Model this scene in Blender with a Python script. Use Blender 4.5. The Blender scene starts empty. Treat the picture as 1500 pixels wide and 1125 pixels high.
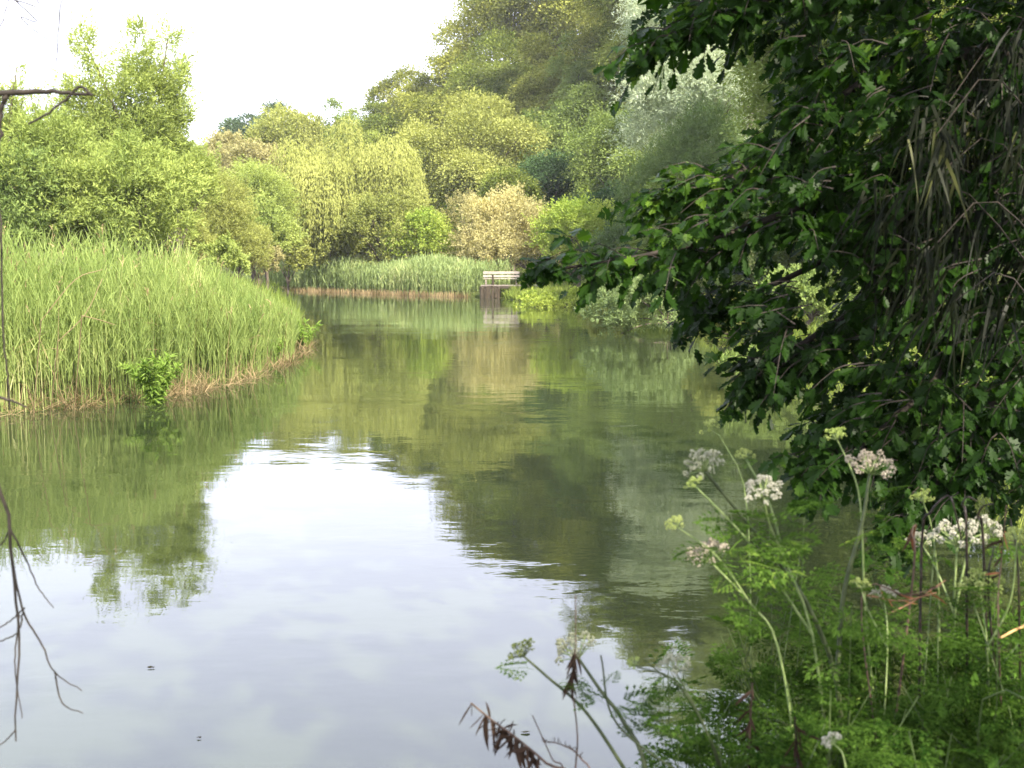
import bpy, math, random
import numpy as np
from mathutils import Vector

# ------------------------------------------------------------------ camera, world, sun, exposure
SC = bpy.context.scene
COL = SC.collection
F = 1580.0                      # focal length in photo pixels (1500 wide)
HOR = 385.0                     # horizon row in the photo
EYE = 2.0
TH = math.atan((562.5 - HOR) / F)
cam = bpy.data.cameras.new("camera")
cam.sensor_fit = 'HORIZONTAL'; cam.sensor_width = 36.0
cam.lens = 36.0 * F / 1500.0
cam.clip_end = 3000
cam.dof.use_dof = True; cam.dof.focus_distance = 13.0; cam.dof.aperture_fstop = 5.0
camo = bpy.data.objects.new("camera", cam); COL.objects.link(camo)
camo.location = (0, 0, EYE); camo.rotation_euler = (math.pi / 2 - TH, 0, 0)
SC.camera = camo

SUN_DIR = Vector((0.40, -0.62, 0.67)).normalized()      # towards the sun
sun_el = math.asin(SUN_DIR.z); sun_az = math.atan2(SUN_DIR.x, SUN_DIR.y)
w = bpy.data.worlds.new("World"); SC.world = w; w.use_nodes = True
nt = w.node_tree; nt.nodes.clear()
def N(nt, t, **kw):
    n = nt.nodes.new(t)
    for k, v in kw.items(): setattr(n, k, v)
    return n
L = nt.links.new
wo = N(nt, 'ShaderNodeOutputWorld'); bg = N(nt, 'ShaderNodeBackground'); bg.inputs[1].default_value = 0.12
sky = N(nt, 'ShaderNodeTexSky', sky_type='NISHITA'); sky.sun_disc = False
sky.sun_elevation = sun_el; sky.sun_rotation = sun_az; sky.dust_density = 2.0; sky.air_density = 1.0
tc = N(nt, 'ShaderNodeTexCoord'); mp = N(nt, 'ShaderNodeMapping'); mp.inputs['Scale'].default_value = (1, 1, 2.2)
mp.inputs['Location'].default_value = (0.35, 0.1, 0.2)
nz = N(nt, 'ShaderNodeTexNoise'); nz.inputs['Scale'].default_value = .9; nz.inputs['Detail'].default_value = 1.2; nz.inputs['Roughness'].default_value = 0.4
rp = N(nt, 'ShaderNodeValToRGB'); rp.color_ramp.elements[0].position = 0.30; rp.color_ramp.elements[1].position = 0.66
rp.color_ramp.elements[0].color = (0.74, 0.74, 0.74, 1)
mx = N(nt, 'ShaderNodeMixRGB'); mx.inputs[2].default_value = (8.2, 8.5, 10.2, 1)      # thin bright cloud
sb = N(nt, 'ShaderNodeMixRGB', blend_type='MULTIPLY'); sb.inputs[0].default_value = 1; sb.inputs[2].default_value = (2.3, 2.0, 1.9, 1)
L(tc.outputs['Generated'], mp.inputs[0]); L(mp.outputs[0], nz.inputs[0]); L(nz.outputs[0], rp.inputs[0])
L(sky.outputs[0], sb.inputs[1])
L(rp.outputs[0], mx.inputs[0]); L(sb.outputs[0], mx.inputs[1]); L(mx.outputs[0], bg.inputs[0]); L(bg.outputs[0], wo.inputs[0])
sl = bpy.data.lights.new("sun", 'SUN'); sl.energy = 5.0; sl.angle = math.radians(0.6); sl.color = (1.0, 0.92, 0.76)
so = bpy.data.objects.new("sun", sl); COL.objects.link(so)
so.rotation_euler = SUN_DIR.to_track_quat('Z', 'Y').to_euler()
SC.view_settings.view_transform = 'Standard'; SC.view_settings.look = 'None'
SC.view_settings.exposure = 1.62; SC.view_settings.gamma = 1.0
SC.render.engine = 'CYCLES'
cy = SC.cycles
cy.max_bounces = 6; cy.diffuse_bounces = 3; cy.glossy_bounces = 3; cy.transmission_bounces = 4; cy.volume_bounces = 0
cy.use_denoising = True; cy.caustics_reflective = False; cy.caustics_refractive = False
cy.sample_clamp_indirect = 6.0

# ------------------------------------------------------------------ helpers
UPV = np.array([0, math.sin(TH), math.cos(TH)]); FWD = np.array([0, math.cos(TH), -math.sin(TH)]); RT = np.array([1.0, 0, 0])
CAM = np.array([0, 0, EYE])
def P(px, py, Y):
    """the point at ground distance Y seen in photo pixel (px, py)"""
    d = RT * (px - 750) / F + UPV * (562.5 - py) / F + FWD
    return CAM + d * (Y / d[1])
def unit(a):
    a = np.asarray(a, float)
    return a / np.maximum(np.linalg.norm(a, axis=-1, keepdims=True), 1e-9)

class MB:
    def __init__(s): s.V = []; s.Fs = []; s.M = []; s.n = 0
    def add(s, V, Fc, m=0):
        V = np.asarray(V, np.float32).reshape(-1, 3); Fc = np.asarray(Fc, np.int64)
        if len(V) == 0 or len(Fc) == 0: return s
        s.V.append(V); s.Fs.append(Fc + s.n); s.M.append(np.full(len(Fc), m, np.int32)); s.n += len(V)
        return s
    def build(s, name, mats, parent=None, smooth=False, origin=None):
        me = bpy.data.meshes.new(name)
        V = np.concatenate(s.V) if s.V else np.zeros((0, 3), np.float32)
        if origin is not None: V = V - np.asarray(origin, np.float32)
        loops = np.concatenate([f.ravel() for f in s.Fs]) if s.Fs else np.zeros(0, int)
        sizes = np.concatenate([np.full(len(f), f.shape[1]) for f in s.Fs]) if s.Fs else np.zeros(0, int)
        me.vertices.add(len(V)); me.vertices.foreach_set('co', V.ravel())
        me.loops.add(len(loops)); me.loops.foreach_set('vertex_index', loops.astype(np.int32))
        st = np.concatenate([[0], np.cumsum(sizes)[:-1]]).astype(np.int32)
        me.polygons.add(len(sizes)); me.polygons.foreach_set('loop_start', st)
        if not isinstance(mats, (list, tuple)): mats = [mats]
        for m in mats: me.materials.append(m)
        me.polygons.foreach_set('material_index', np.concatenate(s.M))
        me.polygons.foreach_set('use_smooth', np.full(len(sizes), smooth))
        me.update(calc_edges=True)
        o = bpy.data.objects.new(name, me); COL.objects.link(o)
        if origin is not None and parent is None: o.location = origin
        if parent is not None: o.parent = parent
        return o

def frames(d, up):
    y = unit(d); x = unit(np.cross(y, up)); z = np.cross(x, y)
    return np.stack([x, y, z], axis=-1)
def scatter(mb, T, TF, pos, R, sc, m=0):
    T = np.asarray(T, float); TF = np.asarray(TF); n = len(pos)
    if n == 0: return
    sc = np.asarray(sc, float)
    if sc.ndim == 1: sc = sc[:, None]
    loc = T[None] * (sc[:, None, :] if sc.shape[1] == 3 else sc[:, :, None])
    V = np.einsum('nij,nkj->nki', R, loc) + pos[:, None, :]
    k = len(T)
    Fc = TF[None] + (np.arange(n) * k)[:, None, None]
    mb.add(V.reshape(-1, 3), Fc.reshape(-1, TF.shape[1]), m)
def tube(mb, path, rad, k=6, m=0, cap=True):
    path = np.asarray(path, float); n = len(path)
    rad = np.broadcast_to(np.asarray(rad, float), (n,))
    t = np.gradient(path, axis=0); t = unit(t)
    ref = np.array([0.31, 0.2, 0.93]) if abs(t[0][2]) < 0.9 else np.array([1.0, 0.1, 0])
    x = unit(np.cross(t, ref)); y = np.cross(t, x)
    a = np.arange(k) * 2 * math.pi / k
    V = path[:, None] + rad[:, None, None] * (np.cos(a)[None, :, None] * x[:, None] + np.sin(a)[None, :, None] * y[:, None])
    i = np.arange(n - 1)[:, None] * k; j = np.arange(k)[None]; j2 = (j + 1) % k
    Fc = np.stack([i + j, i + j2, i + k + j2, i + k + j], -1).reshape(-1, 4)
    mb.add(V.reshape(-1, 3), Fc, m)
def smooth_path(pts, n=12):
    """Catmull-Rom through the points"""
    p = np.asarray(pts, float)
    if len(p) < 3:
        t = np.linspace(0, 1, n)[:, None]; return p[0] * (1 - t) + p[-1] * t
    q = np.vstack([2 * p[0] - p[1], p, 2 * p[-1] - p[-2]])
    out = []
    per = max(2, n // (len(p) - 1))
    for i in range(1, len(q) - 2):
        t = np.linspace(0, 1, per, endpoint=(i == len(q) - 3))[:, None]
        out.append(0.5 * (2 * q[i] + (q[i + 1] - q[i - 1]) * t + (2 * q[i - 1] - 5 * q[i] + 4 * q[i + 1] - q[i + 2]) * t ** 2 + (3 * q[i] - q[i - 1] - 3 * q[i + 1] + q[i + 2]) * t ** 3))
    return np.vstack(out)
def rsphere(rng, n): return unit(rng.normal(size=(n, 3)))
def tag(o, label=None, cat=None, group=None, kind=None):
    if label: o['label'] = label
    if cat: o['category'] = cat
    if group: o['group'] = group
    if kind: o['kind'] = kind
    return o
def empty(name, loc, label, cat, group=None):
    o = bpy.data.objects.new(name, None); COL.objects.link(o); o.location = loc; o.empty_display_size = .2
    return tag(o, label, cat, group)

DIAM = [(0, 0, 0), (.27, .45, .05), (0, 1, 0), (-.27, .45, .05)]; DIAMF = [(0, 1, 2, 3)]
SLIM = [(0, 0, 0), (.13, .4, .03), (0, 1, -.08), (-.13, .4, .03)]

# ------------------------------------------------------------------ materials
def newmat(name):
    m = bpy.data.materials.new(name); m.use_nodes = True; m.node_tree.nodes.clear(); return m, m.node_tree
def leaf_mat(name, c1, c2, c3=None, trans=0.35, rough=0.55, spec=0.0, noise=0.25, tcol=None):
    """leaf colour differs leaf by leaf, with slow drift through the crown; some light passes through"""
    m, t = newmat(name); l = t.links.new
    out = N(t, 'ShaderNodeOutputMaterial'); geo = N(t, 'ShaderNodeNewGeometry')
    r = N(t, 'ShaderNodeValToRGB'); e = r.color_ramp.elements
    e[0].color = (*c1, 1); e[1].color = (*c2, 1)
    if c3: x = e.new(0.85); x.color = (*c2, 1); e[-1].color = (*c3, 1)
    tcn = N(t, 'ShaderNodeTexCoord'); n = N(t, 'ShaderNodeTexNoise'); n.inputs['Scale'].default_value = noise
    mt = N(t, 'ShaderNodeMath', operation='MULTIPLY_ADD'); mt.inputs[1].default_value = 0.6
    m2 = N(t, 'ShaderNodeMath', operation='MULTIPLY_ADD'); m2.inputs[1].default_value = 1.7; m2.inputs[2].default_value = -0.64
    l(tcn.outputs['Object'], n.inputs[0]); l(n.outputs[0], m2.inputs[0])
    l(geo.outputs['Random Per Island'], mt.inputs[0]); l(m2.outputs[0], mt.inputs[2]); l(mt.outputs[0], r.inputs[0])
    if spec > 0:
        d = N(t, 'ShaderNodeBsdfPrincipled'); d.inputs['Roughness'].default_value = rough; d.inputs['Specular IOR Level'].default_value = spec
        l(r.outputs[0], d.inputs['Base Color'])
    else:
        d = N(t, 'ShaderNodeBsdfDiffuse'); l(r.outputs[0], d.inputs[0])
    tr = N(t, 'ShaderNodeBsdfTranslucent'); hs = N(t, 'ShaderNodeMixRGB', blend_type='MULTIPLY'); hs.inputs[0].default_value = 1
    hs.inputs[2].default_value = (*(tcol or (1.5, 1.45, 0.8)), 1); l(r.outputs[0], hs.inputs[1]); l(hs.outputs[0], tr.inputs[0])
    mix = N(t, 'ShaderNodeMixShader'); mix.inputs[0].default_value = trans
    l(d.outputs[0], mix.inputs[1]); l(tr.outputs[0], mix.inputs[2]); l(mix.outputs[0], out.inputs[0])
    return m
def plain_mat(name, c1, c2, scale=8, rough=0.75, bump=0.3, spec=0.25, stretch=(1, 1, 1)):
    m, t = newmat(name); l = t.links.new
    out = N(t, 'ShaderNodeOutputMaterial'); b = N(t, 'ShaderNodeBsdfPrincipled'); b.inputs['Roughness'].default_value = rough; b.inputs['Specular IOR Level'].default_value = spec
    tcn = N(t, 'ShaderNodeTexCoord'); mpn = N(t, 'ShaderNodeMapping'); mpn.inputs['Scale'].default_value = stretch
    n = N(t, 'ShaderNodeTexNoise'); n.inputs['Scale'].default_value = scale; n.inputs['Detail'].default_value = 6
    r = N(t, 'ShaderNodeValToRGB'); r.color_ramp.elements[0].position = .32; r.color_ramp.elements[1].position = .68
    r.color_ramp.elements[0].color = (*c1, 1); r.color_ramp.elements[1].color = (*c2, 1)
    bp = N(t, 'ShaderNodeBump'); bp.inputs['Strength'].default_value = bump; bp.inputs['Distance'].default_value = 0.02
    l(tcn.outputs['Object'], mpn.inputs[0]); l(mpn.outputs[0], n.inputs[0]); l(n.outputs[0], r.inputs[0]); l(r.outputs[0], b.inputs['Base Color'])
    l(n.outputs[0], bp.inputs['Height']); l(bp.outputs[0], b.inputs['Normal']); l(b.outputs[0], out.inputs[0])
    return m
BARK = plain_mat('bark', (.06, .045, .03), (.16, .13, .10), 9, stretch=(1, 1, .25))
BARKD = plain_mat('dark_bark', (.010, .008, .006), (.040, .031, .023), 30, stretch=(1, 1, 1))
GROUND = plain_mat('bank_ground', (.030, .042, .012), (.075, .085, .025), 1.3, rough=.95, bump=.6, spec=.05)

# water: a murky body under a reflecting, gently rippled surface
def water_mat():
    m, t = newmat('water'); l = t.links.new
    out = N(t, 'ShaderNodeOutputMaterial'); tcn = N(t, 'ShaderNodeTexCoord')
    def noise(scale, sx, sy, detail, rough=.5):
        mpn = N(t, 'ShaderNodeMapping'); mpn.inputs['Scale'].default_value = (sx, sy, 1)
        mpn.inputs['Rotation'].default_value = (0, 0, math.radians(6))
        n = N(t, 'ShaderNodeTexNoise'); n.inputs['Scale'].default_value = scale; n.inputs['Detail'].default_value = detail; n.inputs['Roughness'].default_value = rough
        l(tcn.outputs['Object'], mpn.inputs[0]); l(mpn.outputs[0], n.inputs[0]); return n.outputs[0]
    a = noise(3.2, .45, 1.0, 3); b = noise(.55, .5, 1, 2); c = noise(11, .6, 1, 2)
    patch = noise(.16, 1.0, 1.6, 4, .6)
    pr = N(t, 'ShaderNodeMapRange'); pr.inputs['From Min'].default_value = .50; pr.inputs['From Max'].default_value = .68
    pr.inputs['To Min'].default_value = .18; pr.inputs['To Max'].default_value = 1.0; l(patch, pr.inputs[0])
    def ma(op, x, y):
        n = N(t, 'ShaderNodeMath', operation=op)
        for i, v in enumerate((x, y)):
            if isinstance(v, (int, float)): n.inputs[i].default_value = v
            else: l(v, n.inputs[i])
        return n.outputs[0]
    h = ma('ADD', ma('MULTIPLY', ma('ADD', ma('MULTIPLY', a, .0075), ma('MULTIPLY', c, .0016)), pr.outputs[0]), ma('MULTIPLY', b, .0075))
    bp = N(t, 'ShaderNodeBump'); bp.inputs['Strength'].default_value = 1.0; bp.inputs['Distance'].default_value = 1.0
    l(h, bp.inputs['Height'])
    g = N(t, 'ShaderNodeBsdfGlossy'); g.inputs['Roughness'].default_value = 0.02; g.inputs[0].default_value = (.97, .98, 1, 1)
    d = N(t, 'ShaderNodeBsdfDiffuse'); d.inputs[0].default_value = (.026, .034, .013, 1)
    fr = N(t, 'ShaderNodeFresnel'); fr.inputs[0].default_value = 1.72
    l(bp.outputs[0], g.inputs['Normal']); l(bp.outputs[0], fr.inputs['Normal'])
    mix = N(t, 'ShaderNodeMixShader'); l(fr.outputs[0], mix.inputs[0]); l(d.outputs[0], mix.inputs[1]); l(g.outputs[0], mix.inputs[2])
    l(mix.outputs[0], out.inputs[0])
    return m

# ------------------------------------------------------------------ terrain and river
RIVER = np.array([(-9, 2.0), (-3, 2.6), (0, 3.0), (1.0, 3.5), (2.0, 4.4), (3.3, 6.5), (4.1, 10), (4.2, 16), (4.4, 20), (5.2, 30), (3.6, 45), (.4, 57), (-1.0, 63),
                  (-6, 67), (-11, 73), (-16, 79), (-18, 72), (-14, 55), (-8.2, 38), (-5.6, 28), (-4.6, 22.5), (-4.75, 18), (-5.5, 15.4), (-6.8, 14.1), (-9, 13), (-14, 11.5), (-60, 8), (-60, -6)])
def sdf(p):
    """distance to the river outline, negative in the water"""
    p = np.asarray(p, float).reshape(-1, 2); a = RIVER; b = np.roll(RIVER, -1, 0)
    best = np.full(len(p), 1e9); ins = np.zeros(len(p), bool)
    for A, B in zip(a, b):
        e = B - A; q = p - A; t = np.clip((q @ e) / (e @ e), 0, 1)
        best = np.minimum(best, np.hypot(*(q - t[:, None] * e).T))
        c = ((A[1] > p[:, 1]) != (B[1] > p[:, 1]))
        with np.errstate(divide='ignore', invalid='ignore'):
            c &= p[:, 0] < (B[0] - A[0]) * (p[:, 1] - A[1]) / (B[1] - A[1]) + A[0]
        ins ^= c
    return np.where(ins, -best, best)
def sst(x): x = np.clip(x, 0, 1); return x * x * (3 - 2 * x)
def terrain(x, y):
    x = np.asarray(x, float); y = np.asarray(y, float)
    d = sdf(np.stack([x.ravel(), y.ravel()], -1)).reshape(x.shape)
    z = np.where(d < 0, -0.9 * sst(-d / 1.5) - .02, .30 * sst(d / 0.9) + .1 * sst(d / 6))
    z = z + .05 * np.sin(x * 1.7 + .5 * y) * np.sin(y * 1.1) * sst(d / 2)
    hill = 26 * sst((y + .55 * x - 74) / 110) + 40 * sst((y + .4 * x - 150) / 300) * .3
    bank = 9 * sst((x - 7) / 40) * sst((y - 8) / 30)
    return z + hill + bank * (d > 0) * sst((d - 1) / 6)
def tz(x, y): return float(terrain(np.array([x]), np.array([y]))[0])
gx = np.unique(np.concatenate([np.linspace(-500, -60, 12), np.arange(-60, -20, 2), np.arange(-20, 12, .6), np.arange(12, 60, 2), np.linspace(60, 500, 12)]))
gy = np.unique(np.concatenate([np.linspace(-120, -8, 10), np.arange(-8, 12, .4), np.arange(12, 80, .9), np.arange(80, 180, 4), np.linspace(180, 900, 12)]))
X, Y = np.meshgrid(gx, gy); Z = terrain(X, Y)
nx, ny = len(gx), len(gy)
i = (np.arange(ny - 1)[:, None] * nx + np.arange(nx - 1)[None]).ravel()
gm = MB(); gm.add(np.stack([X, Y, Z], -1).reshape(-1, 3), np.stack([i, i + 1, i + nx + 1, i + nx], -1))
tag(gm.build('ground', GROUND, smooth=True), kind='structure')
wm = MB(); wm.add([(-62, -8, 0), (14, -8, 0), (14, 84, 0), (-62, 84, 0)], [(0, 1, 2, 3)])
tag(wm.build('water', water_mat()), kind='structure')

# ------------------------------------------------------------------ far trees
def leaves(mb, rng, p, n, d, size, tmpl=DIAM, m=0, jit=.5):
    """one leaf face at each p, growing along d and facing roughly n"""
    d = unit(d + rng.normal(size=d.shape) * jit); n = unit(n + rng.normal(size=n.shape) * jit * .9)
    s = size * rng.uniform(.65, 1.35, len(p))
    scatter(mb, tmpl, DIAMF, p, frames(d, n), s, m)
def sprays(rng, pts, nrm, k, rad, flat=.28):
    """k leaf points on a flattened disc round every spray point"""
    n = len(pts); up = np.array([0, 0, 1.0])
    ax = unit(nrm * .55 + up * .75 + rng.normal(size=nrm.shape) * .25)
    u = unit(np.cross(ax, rng.normal(size=nrm.shape))); v = np.cross(ax, u)
    a = rng.uniform(0, 2 * math.pi, (n, k)); r = np.sqrt(rng.uniform(0, 1, (n, k))) * (rad * rng.uniform(.6, 1.3, n))[:, None]
    off = (np.cos(a) * r)[..., None] * u[:, None] + (np.sin(a) * r)[..., None] * v[:, None]
    h = rng.normal(size=(n, k, 1)) * rad * flat * .5 - (r[..., None] ** 2) / rad * .25
    p = pts[:, None] + off + h * ax[:, None]
    dirs = unit(off + nrm[:, None] * rad * .5 - up * rad * .15)
    return p.reshape(-1, 3), np.repeat(ax, k, 0), dirs.reshape(-1, 3)
def plumes(rng, pts, nrm, k, rad):
    """k leaf points along a rising feathery shoot at every point"""
    n = len(pts); ax = unit(nrm * .75 + np.array([0, 0, .55]) + rng.normal(size=nrm.shape) * .35)
    ln = rad * rng.uniform(.9, 2.6, n); t = rng.uniform(-.2, 1, (n, k))
    off = rsphere(rng, n * k).reshape(n, k, 3) * (rad * .45 * (1.05 - np.abs(t)))[..., None]
    p = pts[:, None] + ax[:, None] * (t * ln[:, None])[..., None] + off - np.array([0, 0, 1.0]) * (np.clip(t, 0, 1) ** 2 * ln[:, None] * .22)[..., None]
    d = ax[:, None] + unit(off) * .9
    return p.reshape(-1, 3), unit(np.repeat(nrm * .5 + np.array([0, 0, .6]), k, 0) + unit(off).reshape(-1, 3) * .6), unit(d).reshape(-1, 3)
def lobes_of(rng, c, r, nl, fill=.6, lob=.46):
    d = rsphere(rng, nl * 3); d = d[d[:, 2] > -.85][:nl]
    ctr = c + d * r * fill * rng.uniform(.7, 1.3, (len(d), 1))
    rad = np.sqrt(np.min(r) * np.mean(r)) * lob * rng.uniform(.55, 1.25, len(d))
    return np.vstack([ctr, c[None]]), np.append(rad, np.min(r) * .75)
def crown_broad(mb, rng, c, r, nleaf, size, nl=13, k=26, srad=None, lob=.46, fill=.6, flat=.28, tmpl=DIAM):
    C, Rd = lobes_of(rng, c, r, nl, fill, lob)
    ns = int(nleaf / k); w_ = Rd ** 2 / np.sum(Rd ** 2)
    li = rng.choice(len(C), ns * 3, p=w_)
    d = rsphere(rng, ns * 3); d[:, 2] = np.where(d[:, 2] < -.35, -d[:, 2], d[:, 2])
    p = C[li] + d * (Rd[li] * rng.uniform(.66, 1.12, ns * 3) * np.where(rng.random(ns * 3) < .2, rng.uniform(1.1, 1.4, ns * 3), 1))[:, None]
    dist = np.linalg.norm(p[:, None] - C[None], axis=2) / Rd[None]
    dist[np.arange(len(p)), li] = 9
    keep = np.where(dist.min(1) > .6)[0][:ns]
    p = p[keep]; d = d[keep]
    nn = unit(d + (p - c) / r * .5); sr = srad or np.min(r) * .17
    q, n, dd = plumes(rng, p, nn, k, sr) if flat > .5 else sprays(rng, p, nn, k, sr, flat)
    leaves(mb, rng, q, n, dd, size, tmpl)
    return C, Rd
def crown_airy(mb, rng, c, r, base, nleaf, size, nl=24, tmpl=SLIM):
    """upright feathery crown: many rising sprays with sky between them"""
    P0 = []; D0 = []; tips = []
    for j in range(nl):
        a = rng.uniform(0, 2 * math.pi); q = math.sqrt(rng.uniform(.02, 1)); hh = rng.uniform(-.2, 1) * math.sqrt(max(0, 1 - q * q * .8))
        t_ = c + np.array([math.cos(a) * q, math.sin(a) * q, hh]) * r; tips.append(t_)
        st = np.array([c[0], c[1], c[2] - r[2] * .9]); mid = st * .45 + t_ * .55 + np.array([math.cos(a), math.sin(a), -.2]) * r[0] * .10
        for i_ in range(15):
            t = rng.uniform(.3, 1.0); b_ = (st * (1 - t) ** 2 + 2 * mid * t * (1 - t) + t_ * t * t)
            aa = rng.uniform(0, 6.28); sd = np.array([math.cos(aa), math.sin(aa), rng.uniform(.2, 1.3)]); ln = r[0] * (.42 - .26 * t) * rng.uniform(.4, 1.3)
            P0.append(b_ + unit(sd) * ln); D0.append(unit(sd + unit(t_ - st) * .5))
    P0 = np.array(P0); D0 = np.array(D0); k = max(4, nleaf // len(P0)); rad = r[0] * rng.uniform(.07, .20, len(P0))
    off = rsphere(rng, len(P0) * k).reshape(len(P0), k, 3) * rng.uniform(.1, 1, (len(P0), k, 1)) ** .6 * rad[:, None, None]
    off += D0[:, None] * (rng.normal(size=(len(P0), k, 1)) * rad[:, None, None] * .9)
    p = (P0[:, None] + off).reshape(-1, 3); d = np.repeat(D0, k, 0) + unit(off.reshape(-1, 3)) * .8 + np.array([0, 0, -.15])
    leaves(mb, rng, p, unit(rng.normal(size=p.shape) + np.array([0, -.2, .8])), unit(d), size, tmpl, jit=.5)
    return np.array(tips), np.full(len(tips), r[0] * .3)
def crown_weep(mb, rng, c, r, nleaf, size):
    C, Rd = lobes_of(rng, c + np.array([0, 0, r[2] * .15]), r * np.array([1, 1, .85]), 15, .66, .36)
    ns = nleaf // 26; li = rng.choice(len(C), ns, p=Rd ** 2 / np.sum(Rd ** 2))
    d = rsphere(rng, ns); d[:, 2] = np.abs(d[:, 2]) * .9 + .05; d = unit(d)
    p0 = C[li] + d * Rd[li][:, None] * rng.uniform(.8, 1.1, (ns, 1))
    ln = rng.uniform(.25, .75, ns) * r[2]
    s = np.clip(np.linspace(0, 1, 26)[None] * np.ones((ns, 1)) + rng.normal(size=(ns, 26)) * .03, 0, 1)
    hz = unit(d * np.array([1, 1, 0]) + 1e-6)
    p = p0[:, None] + hz[:, None] * (s * (1 - .5 * s) * .5)[..., None] + np.array([0, 0, -1.0]) * (s ** 1.4 * ln[:, None])[..., None] + rng.normal(size=(ns, 26, 3)) * .09
    p = p.reshape(-1, 3); dn = np.repeat(d, 26, 0)
    leaves(mb, rng, p, unit(dn + np.array([0, -.3, .3])), np.tile([0, 0, -1.0], (len(p), 1)) + dn * .35, size, SLIM, jit=.3)
    return C, Rd
def trunk_of(root, base, C, Rd, rng, tr, parent_mat=BARK, maxl=9):
    mb = MB(); c = C.mean(0)
    top = c * .8 + base * .2; top[2] = base[2] + (c[2] - base[2]) * .75
    mid = (base + top) / 2 + np.array([rng.normal() * .03, rng.normal() * .03, 0]) * (top[2] - base[2])
    tube(mb, smooth_path([base - np.array([0, 0, .3]), base + np.array([0, 0, .15]), mid, top], 9), np.linspace(tr * 1.25, tr * .55, len(smooth_path([base, base, mid, top], 9))), 7)
    for j in range(min(len(C), maxl)):
        st = mid * (1 - .1 * (j % 5)) + top * (.1 * (j % 5)); e = C[j]; b_ = (st + e) / 2 + np.array([0, 0, .08 * np.linalg.norm(e - st)])
        pth = smooth_path([st, b_, e], 6); tube(mb, pth, np.linspace(tr * .45, tr * .12, len(pth)), 5)
    return mb.build('trunk', parent_mat, root, smooth=True, origin=base)
def G(*c): return tuple(c)
MATS = {}
PAL = dict(      # real leaf colours, two ends per kind; dark has the crowns' shade put in
    willow=((.17, .225, .06), (.31, .36, .10)), willowd=((.10, .155, .045), (.22, .28, .085)), yellow=((.175, .20, .052), (.32, .335, .105)),
    olive=((.05, .075, .014), (.32, .335, .08)), olived=((.025, .05, .010), (.22, .26, .06)), ygreen=((.16, .19, .05), (.31, .325, .10)),
    green=((.085, .13, .035), (.21, .265, .075)), dark=((.022, .05, .024), (.085, .14, .05)), bluish=((.045, .08, .05), (.11, .155, .085)),
    tan=((.19, .185, .08), (.34, .31, .14)), pink=((.27, .25, .11), (.45, .41, .20)), bright=((.17, .25, .04), (.35, .40, .09)),
    silver=((.19, .25, .15), (.46, .51, .38)), greyg=((.055, .095, .033), (.13, .18, .065)), grey=((.11, .16, .065), (.23, .29, .12)))
def pal(k):
    if k not in MATS:
        a, b = PAL[k]; b = tuple(min(.8, v * 1.12) for v in b); MATS[k] = leaf_mat('leaf_' + k, a, b, trans=.28)
    return MATS[k]
SEED = [100]
def tree(px, ytop, hw, ybot, Yd, kind, col, name, label, cat='tree', group=None, n=None, size=None, ell=1.0, tr=None, xb=None):
    SEED[0] += 1; rng = np.random.default_rng(SEED[0])
    if kind not in ('airy', 'weep'): hw *= 1.12; ybot += hw * .25
    t_ = P(px, ytop, Yd); b_ = P(px, ybot, Yd)
    x = t_[0]; rx = hw / F * Yd; rz = (t_[2] - b_[2]) / 2
    c = np.array([x, Yd, b_[2] + rz]); xbase = x if xb is None else P(xb, 400, Yd)[0]
    base = np.array([xbase, Yd, tz(xbase, Yd)])
    root = empty(name, base, label, cat, group)
    r = np.array([rx, rx * ell, rz]); mb = MB()
    sz = size or max(.13, Yd * .0022)
    area = rx * rz * math.pi
    if kind == 'broad':
        n = n or int(area * 7.5 / (sz * sz * .3)); C, Rd = crown_broad(mb, rng, c, r * .90, n, sz, nl=int(rng.integers(18, 24)), lob=.36, fill=.76, srad=np.min(r) * .2)
    elif kind == 'layer':
        n = n or int(area * 7.5 / (sz * sz * .3)); C, Rd = crown_broad(mb, rng, c, r * .90, n, sz, nl=26, k=44, srad=np.min(r) * .28, lob=.27, fill=.84, flat=.14)
    elif kind == 'fine':
        n = n or int(area * 6.5 / (sz * sz * .3)); C, Rd = crown_broad(mb, rng, c, r * .92, n, sz, nl=20, k=22, srad=np.min(r) * .15, lob=.38, fill=.68, flat=.9)
    elif kind == 'slim':
        n = n or int(area * 8 / (sz * sz * .15)); C, Rd = crown_broad(mb, rng, c, r * .92, n, sz, nl=22, k=30, srad=np.min(r) * .17, lob=.36, fill=.70, flat=1.1, tmpl=SLIM)
    elif kind == 'airy':
        n = n or int(area * 2.8 / (sz * sz * .15)); C, Rd = crown_airy(mb, rng, c, r, base, n, sz)
    elif kind == 'weep':
        n = n or int(area * 6 / (sz * sz * .15)); C, Rd = crown_weep(mb, rng, c, r, n, sz)
    mb.build('crown', pal(col), root, origin=base)
    trunk_of(root, base, C, Rd, rng, tr or max(.07, rz * .055))
    return root

gW = 'trees of the wooded hillside'; gL = 'willows behind the near reeds'; gB = 'bushes along the far bank'; gR = 'trees on the right bank'
T = tree
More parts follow.
